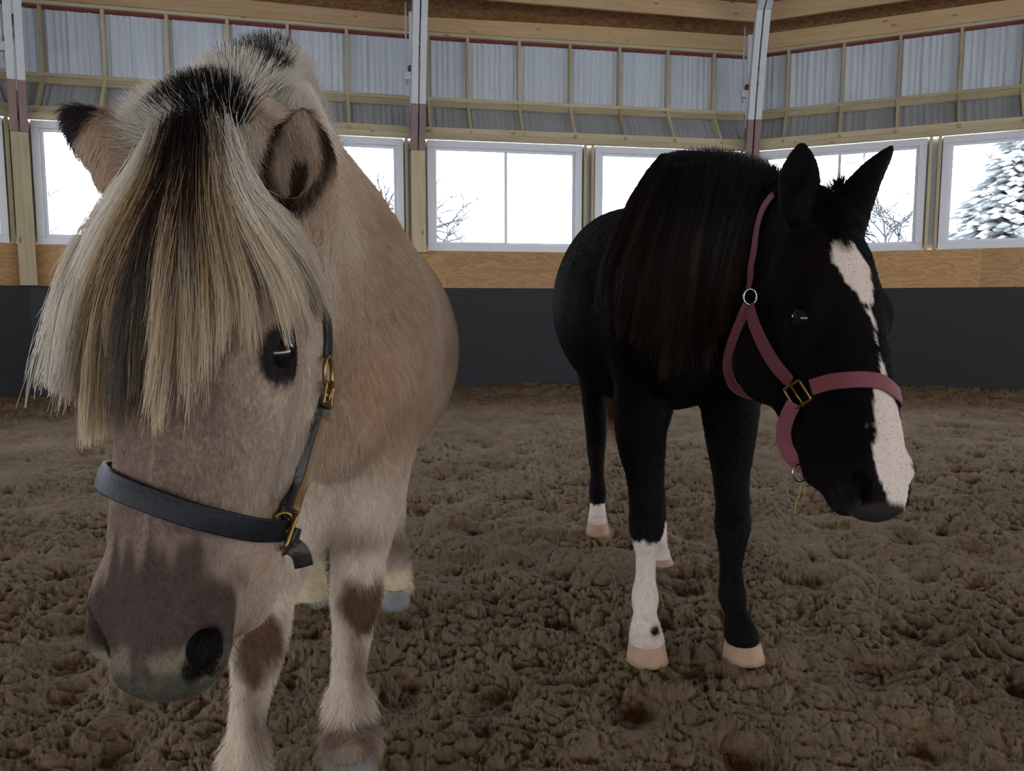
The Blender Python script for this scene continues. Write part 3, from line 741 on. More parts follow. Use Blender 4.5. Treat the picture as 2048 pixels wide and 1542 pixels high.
def coat_black(P):
    x, y, z = P.T; n = fbm(x * 60, y * 60, z * 25, o=3, s=3); n2 = fbm(x * 12, y * 12, z * 12, o=3, s=5)
    C = C_BLK[None, :] + (C_BRN - C_BLK)[None, :] * np.clip(.25 + .5 * n2, 0, 1)[:, None]
    q = HB.inv(P); l, a, d = q.T
    face = (l > .03) & (l < .62) & (np.abs(a) < .10) & (d > -.14)
    # blaze: star, thin stripe, broad snip wrapping the nose
    # (centre a, half width) along the face
    ca = np.interp(l, [.09, .13, .20, .26, .34, .42, .50, .60], [-.014, -.010, .002, .010, .010, .006, .008, .020])
    hw = np.interp(l, [.085, .105, .15, .19, .23, .30, .36, .41, .46, .53, .62], [0, .030, .042, .030, .010, .005, .009, .026, .043, .042, .020])
    m = (hw - np.abs(a - ca) + n * .011 + n2 * .005) / .004
    m = np.clip(m, 0, 1) * (face & (d > -.085))
    C = C * (1 - m[:, None]) + C_WHT * m[:, None]
    # dark skin about nostril and lip
    mz = np.clip((l - .545 + .05 * n) / .02, 0, 1) * (np.abs(a) < .12) * (d > -.2) * (d < -.050)
    C = C * (1 - mz[:, None]) + C_MZ * mz[:, None]
    fn_ = smooth01(-np.linalg.norm((q - [.555, .062, -.03]) / [.045, .022, .04], axis=1), -1.1, -.7) * .75 + smooth01(l, .580, .590) * (y < 1.5); fn_ = np.clip(fn_, 0, 1) * (y < 1.5)
    C = C * (1 - fn_[:, None]) + np.array(srgb(52, 46, 46)) * fn_[:, None]
    sock = ((x < .47) & (y < 2.6) & (y > 1.9)) * np.clip((.345 - z + n * .018) / .008, 0, 1)
    sock = np.maximum(sock, (y > 2.7) * np.clip((.125 + (x > .47) * .02 - z + n * .012) / .006, 0, 1))
    C = C * (1 - sock[:, None]) + C_WHT * .92 * sock[:, None]
    cor = (z < .082) * sock; C = C * (1 - .35 * cor[:, None]) + C_PNK * .35 * cor[:, None]
    spot = np.exp(-(((x - .405) / .012) ** 2 + ((z - .085) / .010) ** 2)) * (y < 2.4) * (x < .47); spot = np.clip(spot * 2, 0, 1)[:, None]
    return np.clip(C * (1 - spot) + C_BLK * spot, 0, 1)
# ================================================================== THE DUN PONY
def AT(px, py, Y, w, h): return (*at(px, py, Y), w, h)
_pp, _pm = at(390, 283.5, .844), at(256.5, 1370.5, .644)
HP = Frame(_pp, _pm, (math.sin(math.radians(-8.5)), -math.cos(math.radians(-8.5)), 0), .58)
HP.k = np.linalg.norm(_pp - _pm) / .585
fp = Field(np.arange(-.92, -.06, .0048), np.concatenate([np.arange(.52, 1.15, .0038), np.arange(1.15, 3.05, .0085)]), np.arange(-.02, 1.44, .0052))
fp.tube([(-.57, 2.86, 1.00, .15, .17), (-.56, 2.72, 1.03, .235, .24), (-.55, 2.50, .99, .29, .29), (-.515, 2.18, .90, .345, .34), (-.47, 1.92, .89, .325, .335), (-.425, 1.70, .92, .255, .31), (-.40, 1.52, .90, .19, .255), (-.395, 1.44, .88, .14, .20)], .05, n=7)
fp.ell((-.41, 1.72, 1.10), (.11, .26, .19), k=.10)
for s in (-1, 1):
    fp.ell((-.41 + s * .135, 1.62, .90), (.095, .15, .21), k=.07)
    fp.ell((-.56 + s * .15, 2.62, .92), (.12, .20, .24), k=.08)
    fp.ell((-.40 + s * .075, 1.43, .80), (.075, .07, .12), k=.05)
fp.tube([(-.415, 1.72, 1.02, .15, .30), (-.395, 1.50, 1.04, .14, .265), (-.365, 1.26, 1.08, .115, .205), (-.33, 1.06, 1.10, .092, .155), (*HP.p(.03, 0, -.10), .078, .12)], .07, n=7)
fp.tube([(-.41, 1.66, 1.26, .06, .07), (-.39, 1.42, 1.31, .055, .06), (-.355, 1.18, 1.30, .045, .05), (*HP.p(-.02, 0, -.08), .045, .05)], .05, n=7)
head(fp, HP, 1.162)
fp.tube([(*HP.p(.14, 0, -.17), .058, .05), (-.34, 1.22, .95, .085, .09)], .06, n=1)
ear(fp, at(285, 345, .905), at(122, 216, .865), .036, (-.25, .9, -.45), .02, .5, 1.35)
ear(fp, at(588, 408, .885), at(606, 214, .875), .039, (-.12, -1, .05), .022, .82)
# forelegs
fp.tube([AT(600, 1000, 1.50, .085, .13), AT(560, 1085, 1.46, .070, .095), AT(530, 1190, 1.42, .052, .066), AT(517, 1275, 1.38, .050, .054), AT(512, 1330, 1.37, .040, .044), AT(500, 1400, 1.37, .031, .036), AT(492, 1470, 1.38, .030, .036), AT(488, 1540, 1.38, .038, .042), AT(488, 1600, 1.36, .034, .038), AT(488, 1650, 1.33, .048, .052)], .035, n=5)
fp.tube([AT(735, 900, 1.60, .09, .135), AT(728, 985, 1.58, .078, .11), AT(722, 1060, 1.57, .062, .080), AT(716, 1130, 1.56, .050, .060), AT(713, 1190, 1.55, .050, .054), AT(708, 1240, 1.55, .040, .045), AT(700, 1310, 1.56, .033, .038), AT(697, 1365, 1.57, .033, .038), AT(698, 1420, 1.58, .043, .048), AT(700, 1455, 1.57, .042, .045), AT(702, 1492, 1.55, .053, .057)], .035, n=5)
# hind legs
fp.tube([(-.68, 2.66, .84, .10, .19), (-.675, 2.62, .68, .078, .135), (-.665, 2.66, .54, .052, .080), (-.660, 2.72, .44, .042, .060), AT(627, 1030, 2.68, .036, .045), AT(627, 1080, 2.62, .029, .034), AT(624, 1130, 2.58, .031, .036), AT(620, 1160, 2.55, .040, .044), AT(620, 1195, 2.50, .043, .046)], .05, n=5)
fp.tube([(-.45, 2.62, .84, .10, .19), (-.44, 2.56, .68, .078, .135), (-.42, 2.58, .54, .052, .080), (-.41, 2.62, .44, .042, .060), (-.405, 2.60, .34, .036, .045), (-.40, 2.56, .22, .029, .034), (-.395, 2.53, .14, .038, .042), (-.39, 2.50, .075, .043, .046)], .05, n=5)
fp.smooth(it=1)
VP, QP = fp.mesh()
VP = relax(VP, QP, 2)
P_TAN = np.array(srgb(184, 160, 138)); P_LT = np.array(srgb(216, 203, 188)); P_GRY = np.array(srgb(124, 104, 94)); P_DK = np.array(srgb(76, 63, 57)); P_BRN = np.array(srgb(96, 70, 52)); P_MUD = np.array(srgb(190, 142, 104))
P_EYE = np.array(srgb(40, 34, 36)); P_CRM = np.array(srgb(205, 190, 160)); P_BACK = np.array(srgb(132, 110, 92))
EYE_P = HP.p(.242, .094 * 1.162, -.052)
def mixc(C, D, m):
    m = np.clip(m, 0, 1)[:, None]; return C * (1 - m) + np.asarray(D) * m
def coat_pony(P):
    x, y, z = P.T; n = fbm(x * 45, y * 45, z * 18, o=3, s=13); n2 = fbm(x * 9, y * 9, z * 9, o=3, s=15); n3 = fbm(x * 160, y * 160, z * 60, o=2, s=17)
    C = np.tile(P_TAN, (len(P), 1))
    C = mixc(C, P_LT, .5 * n2 + .15)
    C = mixc(C, np.array(srgb(222, 214, 202)), .92 * smooth01(z, 1.06, 1.16) * (y < 1.5) * np.clip(1.1 - np.abs(x - np.interp(y, [.85, 1.2, 1.6], [-.335, -.36, -.41])) / .085, 0, 1) * (1 - .0 * n))
    q = HP.inv(P); l, a, d = q.T
    hd = (y < 1.05) * 1.0
    # grizzled grey-brown face, paler cheeks
    C = mixc(C, P_GRY, hd * smooth01(l, .08, .22) * (.85 + .5 * n2) * np.clip(1 - (np.abs(a) - .055) / .06, .35, 1))
    C = mixc(C, P_LT, hd * smooth01(-d, .10, .18) * .6 * (l > .1))
    mz = hd * smooth01(l + .014 * n + .022 * vnoise(a * 95 + 3.3, l * 9, s=77) + .010 * vnoise(a * 210, l * 12, s=78) - 1.2 * np.maximum(np.abs(a - .004) - .040, 0), .447, .478)
    mz = mz * np.clip((d + .075) / .02 + n, 0, 1)
    C = mixc(C, P_DK, mz)
    C = mixc(C, np.array(srgb(136, 127, 108)), hd * smooth01(l + .014 * n, .552, .566) * smooth01(-l, -.582, -.572) * np.clip(2.2 * n + .30 + 1.6 * n2, 0, .65))
    C = mixc(C, np.array(srgb(82, 78, 68)), hd * smooth01(l + .012 * n, .572, .582) * smooth01(d, -.125, -.10) * .9)
    e = np.linalg.norm((P - EYE_P) * [1, .8, .9], axis=1); C = mixc(C, P_EYE, smooth01(-e - .004 * n, -.034, -.026))
    for s_ in (-1, 1):
        dl = -.026 if s_ < 0 else 0.; r_ = q - [.560 + dl, s_ * .0549, -.026]; u_ = r_[:, 0] * .894 - s_ * r_[:, 1] * .447; v_ = s_ * r_[:, 0] * .447 + r_[:, 1] * .894
        k_ = np.sqrt((u_ / .034) ** 2 + (v_ / (.0125 if s_ > 0 else .006)) ** 2 + (r_[:, 2] / .030) ** 2)
        r2 = np.linalg.norm((q - [.552 + dl, s_ * .044, -.055]) / [.026, .015, .034], axis=1)
        C = mixc(C, np.array(srgb(20, 18, 17)), hd * smooth01(-np.minimum(k_, r2), -1.05, -.85))
    # ears: dark tips and rims
    for b_, t_, dk in ((at(285, 345, .905), at(122, 216, .865), .64), (at(588, 408, .885), at(606, 214, .875), .9)):
        ax = t_ - b_; L = np.linalg.norm(ax); ax = ax / L; r = P - b_; t = r @ ax / L; rad = np.linalg.norm(r - (r @ ax)[:, None] * ax, axis=1)
        C = mixc(C, P_EYE * 1.6, smooth01(t + .03 * n, dk, dk + .1) * (rad < .06) * (t < 1.3))
    b_, t_ = at(588, 408, .885), at(606, 214, .875); ax = t_ - b_; L = np.linalg.norm(ax); ax = ax / L; r = P - b_; t = r @ ax / L; rr = r - (r @ ax)[:, None] * ax
    rad = np.abs(rr[:, 0]); infront = (y < (b_[1] + .012 + (t_[1] - b_[1]) * t)) & (t > -.05) & (t < 1.15) & (rad < .06)
    wr = np.interp(t, [0, .2, .4, .6, .8, 1], [.012, .026, .032, .031, .023, .010])
    C = mixc(C, P_BRN * (1.1), infront * (rad < wr) * (.35 + .6 * n)); C = mixc(C, P_BRN * .35, infront * np.clip(1.3 - np.abs(rad - wr) / .007, 0, 1)); C = mixc(C, P_BRN * .3, infront * (rad < .009) * (t < .5))
    # dorsal side of barrel and rump darker
    C = mixc(C, P_BACK, smooth01(y, 1.75, 2.1) * .75)
    C = mixc(C, P_BRN * .6, smooth01(-np.abs(x + .57) + .02 * n, -.05, -.03) * (y > 2.75))
    # pale chest and inner legs
    C = mixc(C, P_LT, smooth01(-z, -.74, -.60) * .7 * (y < 2.0) * (y > 1.05))
    C = mixc(C, P_MUD, np.exp(-(((x + .27) / .07) ** 2 + ((z - .86) / .13) ** 2)) * (y < 1.8) * (y > 1.3) * (.45 + n2) * .6)
    for (kx, kz, yy) in ((at(516, 1290, 1.34)[0] - .002, at(516, 1290, 1.34)[2], 1.37), (at(722, 1190, 1.52)[0], at(722, 1190, 1.52)[2], 1.55)):
        near = (np.abs(y - yy) < .12) * (np.abs(x - kx) < .10)
        C = mixc(C, P_BRN, near * smooth01(-np.abs((x - kx - .004) / (.052 + .25 * np.minimum(z - kz, 0))) ** 2 - ((z - kz + .018) / .068) ** 2 + .6 * n + .6 * n2, -1.5, -.35) * np.clip((yy + .035 - y) / .04, 0, 1))
        C = mixc(C, P_BRN, near * np.exp(-(((x - kx + .012) / .018) ** 2 + ((z - kz + .16) / .12) ** 2)) * .75)
        C = mixc(C, P_BRN, near * smooth01(-z + .012 * n, -.155, -.11) * .85 * np.clip(.6 + n2 * 1.5, 0, 1))
        C = mixc(C, P_GRY, near * np.exp(-(((x - kx) / .05) ** 2 + ((z - kz - .12) / .03) ** 2)) * .7)
    hl = (y > 2.3) * (z < .42)
    C = mixc(C, P_LT, hl * .55); C = mixc(C, P_BRN, hl * np.exp(-((z - .20) / .06) ** 2) * .8); C = mixc(C, P_CRM, hl * smooth01(-z, -.14, -.11))
    # flecks on the neck
    fl = (fbm(x * 70, y * 70, z * 70, o=2, s=23) > .42) * (y > .95) * (y < 1.7) * (z > .95)
    C = mixc(C, P_BRN, fl * .35)
    return np.clip(C * (1 + .10 * n3[:, None]), 0, 1)
# ================================================================== HAIR AND COAT
def coat_mat(name, rough=.55, spec=.35, trans=.25):
    m, nt, b = new_mat(name); a_ = N(nt, 'ShaderNodeAttribute', attribute_name='col')
    nt.links.new(a_.outputs['Color'], b.inputs['Base Color']); b.inputs['Roughness'].default_value = rough; b.inputs['Specular IOR Level'].default_value = spec
    if trans:
        t = N(nt, 'ShaderNodeBsdfTranslucent'); nt.links.new(a_.outputs['Color'], t.inputs[0]); mx = N(nt, 'ShaderNodeMixShader'); mx.inputs[0].default_value = trans
        nt.links.new(b.outputs[0], mx.inputs[1]); nt.links.new(t.outputs[0], mx.inputs[2]); nt.links.new(mx.outputs[0], nt.nodes['Material Output'].inputs[0])
    return m
def strands(name, P, r0, r1, C, mat, parent):
    """P (n,k,3) strand points, C (n,3) or (n,k,3) colour"""
    n, k, _ = P.shape
    cu = bpy.data.hair_curves.new(name); cu.add_curves([k] * n)
    cu.attributes['position'].data.foreach_set('vector', P.astype(np.float32).ravel())
    t = np.linspace(0, 1, k)[None, :]; r0 = np.asarray(r0, float).reshape(-1, 1) * np.ones((n, 1)); R = r0 + (r1 - r0) * t ** 1.5
    ra = cu.attributes.get('radius') or cu.attributes.new('radius', 'FLOAT', 'POINT'); ra.data.foreach_set('value', R.astype(np.float32).ravel())
    C = np.asarray(C, float)
    if C.ndim == 2: C = np.repeat(C[:, None, :], k, 1)
    C4 = np.ones((n, k, 4), np.float32); C4[..., :3] = np.clip(C, 0, 1)
    ca = cu.attributes.new('col', 'FLOAT_COLOR', 'POINT'); ca.data.foreach_set('color', C4.ravel())
    o = bpy.data.objects.new(name, cu); COL.objects.link(o); cu.materials.append(mat)
    if parent is not None: o.parent = parent; o.matrix_parent_inverse = Matrix.Translation(parent.location).inverted()
    return o
def scatter(V, Q, n, wfun, r):
    """n random points on the quads, density weighted by wfun(face centres)"""
    T = np.concatenate([Q[:, [0, 1, 2]], Q[:, [0, 2, 3]]]); A, B, D = V[T[:, 0]], V[T[:, 1]], V[T[:, 2]]
    nn = np.cross(B - A, D - A); ar = np.linalg.norm(nn, axis=1); w = ar * wfun((A + B + D) / 3, nn / (ar[:, None] + 1e-12)); cs = np.cumsum(w)
    i = np.searchsorted(cs, r.random(n) * cs[-1]); i = np.clip(i, 0, len(T) - 1)
    u, v = r.random(n), r.random(n); f = u + v > 1; u[f] = 1 - u[f]; v[f] = 1 - v[f]
    return A[i] + (B[i] - A[i]) * u[:, None] + (D[i] - A[i]) * v[:, None]
def fur(name, fld, V, Q, n, wfun, flow, length, lift, colfun, r, rad, mat, parent, k=4, cvar=.14, tipc=1.12):
    P = scatter(V, Q, n, wfun, r); Nn = fld.normal(P); Fl = flow(P)
    Fl = Fl + r.normal(0, .16, Fl.shape); Fl = Fl - Nn * (Fl * Nn).sum(1)[:, None]; Fl /= np.linalg.norm(Fl, axis=1)[:, None] + 1e-9
    L = length(P) * r.uniform(.6, 1.25, n); lf = lift(P) if callable(lift) else lift
    lf = np.asarray(lf) * r.uniform(.6, 1.4, n)
    t = np.linspace(0, 1, k)[None, :, None]
    S = P[:, None, :] - Nn[:, None, :] * .0008 + (Fl[:, None, :] * (t * .92) + Nn[:, None, :] * (lf[:, None, None] * (t - .45 * t * t))) * L[:, None, None]
    C = colfun(P) * (1 + r.normal(0, cvar, n))[:, None]; C = C[:, None, :] * (1 + (tipc - 1) * t)
    return strands(name, S, rad * r.uniform(.7, 1.3, n), rad * .15, C, mat, parent)
def raycast(fld, px, py, off, y0, y1, n=260):
    Ys = np.linspace(y0, y1, n); P = np.array([at(px, py, Y) for Y in Ys]); d = fld.sample(P) - off
    h = np.nonzero(d < 0)[0]
    if len(h): return Ys[h[0]], True
    return Ys[int(np.argmin(d))], False
def guides(fld, G, off, y0, y1):
    """picture-traced locks laid onto the body: G list of lists of (px,py[,Y])"""
    out = []
    for g in G:
        Ys = []
        for p in g:
            Ys.append(p[2] if len(p) > 2 else raycast(fld, p[0], p[1], off, y0, y1)[0])
        out.append(np.array([at(p[0], p[1], Y) for p, Y in zip(g, Ys)]))
    return np.array(out)      # (m,k,3)
def comb(G, n, k, r, spread, jitter, clump, lenvar=.25, ncl=None, rootw=None):
    """n strands interpolated across guide locks G (m,c,3), gathered in clumps"""
    m = len(G); u = r.random(n) * (m - 1) if rootw is None else rootw(r, n) * (m - 1)
    ncl = ncl or n // 40; cu = np.sort(r.random(ncl)) * (m - 1); idx = np.clip(np.searchsorted(cu, u), 0, ncl - 1)
    Gd = np.array([catmull(g, 8) for g in G]); K = Gd.shape[1]
    def atu(u):
        i = np.clip(np.floor(u).astype(int), 0, m - 2); f = (u - i)[:, None, None]; f = f * f * (3 - 2 * f); return Gd[i] * (1 - f) + Gd[i + 1] * f
    S = atu(u); Cc = atu(cu)
    L = 1 - lenvar * r.random(n) ** 1.5; cl_len = 1 - lenvar * .8 * r.random(ncl); L = L * cl_len[idx]
    t = np.linspace(0, 1, k)[None, :] * L[:, None] * (K - 1); i0 = np.clip(np.floor(t).astype(int), 0, K - 2); f = (t - i0)[..., None]
    ar = np.arange(n)[:, None]
    A = S[ar, i0] * (1 - f) + S[ar, i0 + 1] * f
    Cm = Cc[idx]; B = Cm[ar, i0] * (1 - f) + Cm[ar, i0 + 1] * f
    tt = np.linspace(0, 1, k)[None, :, None]
    cj = r.normal(0, 1, (ncl, 3)) * spread
    w = clump * tt ** 1.3
    P = A * (1 - w) + B * w + cj[idx][:, None, :] * (tt ** 1.2) + (r.normal(0, 1, (n, 3)) * jitter)[:, None, :] * (.35 + .65 * tt) * (1 - .45 * w)
    wave = np.sin(tt * (6 + 5 * r.random((n, 1, 1))) + 6.28 * r.random((n, 1, 1))) * r.normal(0, .0018, (n, 1, 3)) * tt
    return P + wave, u / (m - 1)
# ------------------------------------------------------------------ build both animals
scene.cycles_curves.shape = 'RIBBONS'; scene.cycles_curves.subdivisions = 2
M_coatP = coat_mat('pony_coat', .85, .06, 0); M_furP = coat_mat('pony_hair', .5, .35, .3)
M_coatB = coat_mat('black_coat', .85, .05, 0); M_furB = coat_mat('black_hair', .5, .2, .1)
M_hornP = plain('grey_horn', srgb(104, 106, 108), .6, noise=.25, nscale=20); M_hornB = plain('tan_horn', srgb(154, 124, 100), .6, noise=.4, nscale=14)
M_eye = plain('eye_gloss', (.005, .004, .004), .16, spec=.5)
rp = np.random.default_rng(11)

# ---- pony
pony = link('pony', mesh_np('pony', VP, QP), M_coatP); set_col(pony.data, coat_pony(VP) * .93)
tag(pony, 'cream and dun pony with a long shaggy forelock standing close at the left', 'pony')
def ball(name, c, r, mat, parent):
    bm = bmesh.new(); bmesh.ops.create_uvsphere(bm, u_segments=24, v_segments=16, radius=r, matrix=Matrix.Translation([float(q) for q in c])); me = bpy.data.meshes.new(name); bm.to_mesh(me); bm.free()
    me.polygons.foreach_set('use_smooth', [True] * len(me.polygons)); return link(name, me, mat, parent)
for s in (-1, 1): ball('eye', HP.p(.243, s * .078 * 1.162, -.055), .022 * HP.k, M_eye, pony)
for (c, rr, hh, yw) in ((at(488, 1662, 1.33), .052, .06, 0), (at(702, 1500, 1.545), .056, .080, 0), (at(620, 1197, 2.50), .044, .058, -.1), (np.array([-.39, 2.49, .065]), .044, .058, .1)):
    hh = min(hh, c[2] + .012); hoof('hoof', c, rr, hh, M_hornP, pony, yw)
def wP(c, n):
    v = c - CAM; dist = np.linalg.norm(v, axis=1); fc = -(n * v).sum(1) / dist
    w = np.where(fc > -.25, 1., .22); nq = HP.inv(c); nos = (np.minimum(np.linalg.norm((nq - [.560, .0545, -.028]) / [.036, .0165, .032], axis=1), np.linalg.norm((nq - [.560, -.0545, -.028]) / [.036, .0165, .032], axis=1)) > .9)
    return nos * w * np.where(c[:, 1] < 1.08, 4.4, np.where(c[:, 1] < 2.0, 1.0, .55)) * (c[:, 2] > .02)
def flowP(P):
    l = HP.inv(P); hd = smooth01(-P[:, 1], -1.12, -.98)[:, None]
    ears = (P[:, 1] > .86) & (P[:, 2] > 1.12) & (P[:, 1] < 1.0)
    side = np.sign(l[:, 1])[:, None] * HP.A[None, :]
    a = HP.L[None, :] * 1.0 + side * .35
    leg_ = (P[:, 2] < .60)[:, None]
    b_ = np.where(leg_, np.array([[0, .25, -1.]]), np.array([[0, .45, -1.]]))
    return a * hd + b_ * (1 - hd)
def lenP(P):
    q = HP.inv(P); h = smooth01(-P[:, 1], -1.10, -.98); L = np.where(h > .5, .009, .022)
    L = np.where((h > .5) & (q[:, 2] < -.12), .016, L); L = np.where((h > .5) & (q[:, 0] > .44), .006, L)
    L = np.where((h > .5) & (q[:, 0] < .10), .018, L); L = np.where((q[:, 0] < .06) & (np.abs(q[:, 1]) < .06) & (h > .5), .030, L)
    L = np.where((P[:, 1] > 1.2) & (P[:, 2] < .62), .022, L); L = np.where((P[:, 1] > 1.2) & (P[:, 2] < .20), .036, L)
    return L
def liftP(P):
    L = np.where(P[:, 1] < 1.08, .35, .55); return np.where((P[:, 2] < .20) & (P[:, 1] > 1.2), .8, L)
fur('coat_fur', fp, VP, QP, int(380000 * HAIRQ), wP, flowP, lenP, liftP, lambda P: coat_pony(P) * 1.10, rp, .00030 / HAIRQ ** .5, M_furP, pony, 4)
# whiskers on the muzzle and chin
Pw = HP.p(0, 0, 0)[None, :] + (np.stack([rp.uniform(.50, .60, 60), rp.uniform(-.05, .05, 60), rp.uniform(-.15, -.05, 60)], -1) * HP.k) @ np.stack([HP.L, HP.A, HP.D])
Pw = fp.project(Pw); Nw = fp.normal(Pw); t = np.linspace(0, 1, 5)[None, :, None]
Sw = Pw[:, None, :] + (Nw[:, None, :] * t + np.array([0, 0, -.4])[None, None, :] * t * t) * rp.uniform(.012, .034, (60, 1, 1))
strands('whisker', Sw, .00014, .00006, np.tile([.05, .04, .035], (60, 1)), M_furP, pony)
# forelock
Gf = guides(fp, [
 [(318, 325), (235, 440), (172, 560), (124, 670), (88, 790)],
 [(330, 312), (262, 440), (205, 570), (150, 700), (108, 790)],
 [(340, 300), (288, 430), (235, 560), (190, 700), (160, 870)],
 [(350, 290), (316, 425), (270, 560), (236, 700), (216, 890)],
 [(362, 282), (345, 420), (306, 560), (275, 700), (258, 870)],
 [(378, 276), (372, 420), (348, 560), (326, 690), (306, 850)],
 [(394, 272), (400, 420), (394, 560), (378, 690), (352, 860)],
 [(410, 272), (428, 410), (436, 540), (432, 650), (418, 770)],
 [(426, 276), (458, 395), (482, 510), (494, 600), (490, 710)],
 [(440, 284), (492, 390), (538, 480), (576, 570), (596, 680)],
 [(450, 296), (516, 395), (576, 475), (628, 570), (662, 690)],
 [(456, 312), (534, 410), (598, 490), (650, 590), (688, 730)]], .012, .45, 1.15)
Gf[:, 1, 1] -= .018; Gf[:, 2, 1] -= .020; Gf[:, 3, 1] -= .014; Gf[:, 4, 1] -= .008
W_ = np.array(srgb(220, 212, 200)); BL = np.array(srgb(176, 146, 108)); DKB = np.array(srgb(48, 33, 26)); NBK = np.array(srgb(28, 22, 22)); CRM = np.array(srgb(206, 188, 160))
nF = int(26000 * min(1, HAIRQ * 1.2))
Sf, uf = comb(Gf, nF, 14, rp, .009, .0040, .78, .46, 300, lambda r, n: np.where(r.random(n) < .50, r.random(n) * .52, r.random(n)))
Sf = Sf + (rp.normal(0, 1, (nF, 1, 3)) * np.array([.007, .006, .012])) * (1 - np.linspace(0, 1, 14)[None, :, None]) ** 2
Sf[:, :, 1] -= (rp.random(nF) * .022)[:, None] * np.sin(np.linspace(.15, 2.6, 14))[None, :]
cb = rp.random(400); kcl = (uf * 399).astype(int)
uj = uf + rp.normal(0, .014, nF)
cs = np.stack([np.interp(uj, [0, .16, .22, .27, .31, .38, .60, .66, .71, .76, .82, 1], c_) for c_ in zip(W_, W_, CRM, BL, DKB * 1.4, DKB, DKB, DKB * 1.6, BL * .8, CRM, W_, W_)], -1)
kcl = (uf * 299).astype(int); gold = (cb[kcl] > .74) & (uf > .30) & (uf < .74); cs = np.where(gold[:, None], BL * (.75 + .4 * rp.random((nF, 1))), cs)
cs = cs * (1 + .30 * (rp.random(400)[kcl] - .5))[:, None]
tt = np.linspace(0, 1, 14)[None, :, None]; mid = (np.clip(1 - np.abs(uf - .50) / .36, 0, 1) * 2.0).clip(0, 1)[:, None, None]
cF = cs[:, None, :] * (1 - mid * smooth01(-tt, -.44, -.12)) + NBK * mid * smooth01(-tt, -.44, -.12)
cF = cF + (CRM - cF) * (smooth01(tt, .45, .90) * np.interp(uf, [0, .42, .50, 1], [.1, .12, .85, .6])[:, None, None])
strands('forelock', Sf, .00034 / min(1, HAIRQ * 1.2) ** .5, .00012, cF, M_furP, pony)
# upright mane: black core and pale sides, from the poll back along the crest, and the spray in front of it
def brush(cpts, n, L, wid, dirf, colf, name, kk=6, rad=.00036):
    Cc = catmull(np.array(cpts), 12); u = rp.random(n) * (len(Cc) - 1.001); i = u.astype(int); f = (u - i)[:, None]
    P = Cc[i] * (1 - f) + Cc[i + 1] * f; a = rp.normal(0, 1, n).clip(-2.2, 2.2) * wid; P = P + a[:, None] * np.array([1, 0, 0]); P = fp.project(P)
    D = dirf(P, a / wid, u / (len(Cc) - 1)); D = D + rp.normal(0, .13, D.shape); D /= np.linalg.norm(D, axis=1)[:, None]
    ll = L(u / (len(Cc) - 1)) * rp.uniform(.65, 1.15, n); t = np.linspace(0, 1, kk)[None, :, None]
    droop = np.array([0, 0, -1.])[None, None, :] * (np.abs(a / wid)[:, None, None] * .12) * t * t
    S = P[:, None, :] + (D[:, None, :] * t + droop) * ll[:, None, None]
    strands(name, S, rad / min(1, HAIRQ * 1.2) ** .5, .0001, colf(a / wid, u / (len(Cc) - 1), n)[:, None, :] * np.ones((1, kk, 1)), M_furP, pony)
crest = [at(470, 235, .97), at(520, 175, 1.05), (-.355, 1.20, 1.36), (-.385, 1.42, 1.38), (-.41, 1.62, 1.34), (-.43, 1.85, 1.27)]
crest = [fp.project(np.array([c]), 0)[0] for c in crest]
q_ = min(1, HAIRQ * 1.2)
brush(crest, int(13000 * q_), lambda u: .055 - .02 * u, .022, lambda P, a, u: np.stack([a * .45 + .05, -.25 + 0 * a, 1. + 0 * a], -1),
      lambda a, u, n: np.where((((np.abs(a + .25 + .4 * np.sin(u * 50)) < 1.0) | ((np.abs(a + .2) < 1.5) & (u > .07) & (u < .26))) & (u > .07) & (rp.random(n) < .93))[:, None], NBK * 1.1, W_ * .92) * (1 + .2 * (rp.random((n, 1)) - .5)), 'mane')
fr0 = [at(365, 300, .84), at(400, 262, .85), at(432, 262, .86), at(446, 270, .87)]
brush(fr0, int(9000 * q_), lambda u: .058 + 0 * u, .010, lambda P, a, u: np.stack([(u - .80) * 1.45 + a * .15, -.35 + 0 * a, 1. + 0 * a], -1),
      lambda a, u, n: np.where((rp.random(n) < np.interp(u, [0, .15, .3, .8, 1], [.0, .3, .92, .92, .75]))[:, None], NBK, W_ * .92), 'mane_spray')
lf0 = [at(318, 345, .90), at(338, 312, .89), at(372, 290, .885)]
brush(lf0, int(3600 * q_), lambda u: .046 + .020 * u, .016, lambda P, a, u: np.stack([-.6 + u * .4 + rp.normal(0, .30, len(u)), -.25 + 0 * a, .62 + rp.normal(0, .28, len(u))], -1),
      lambda a, u, n: np.tile(W_ * .95, (n, 1)) * (1 + .2 * (rp.random((n, 1)) - .5)), 'mane_spray')
rf0 = [at(590, 195, .98), at(620, 210, 1.02), at(640, 260, 1.05), at(650, 330, 1.06)]
brush(rf0, int(3600 * q_), lambda u: .040 - .02 * u, .022, lambda P, a, u: np.stack([.45 + .2 * u + rp.normal(0, .2, len(u)), -.2 + 0 * a, .9 - .9 * u], -1),
      lambda a, u, n: np.tile(W_ * .85, (n, 1)) * (1 + .2 * (rp.random((n, 1)) - .5)), 'mane_spray')
# pony tail
Gt = np.array([[(-.62, 2.86, 1.06), (-.64, 2.96, .96), (-.66, 2.99, .7), (-.67, 2.98, .3)], [(-.57, 2.88, 1.08), (-.57, 3.02, .96), (-.57, 3.05, .7), (-.57, 3.02, .22)], [(-.52, 2.86, 1.06), (-.50, 2.96, .96), (-.48, 2.99, .7), (-.47, 2.98, .3)]])
St, ut = comb(Gt, 3500, 10, rp, .01, .012, .4, .2, 90); strands('tail', St, .0005, .0002, np.where((np.abs(ut - .5) < .2)[:, None], NBK, W_ * .8), M_furP, pony)

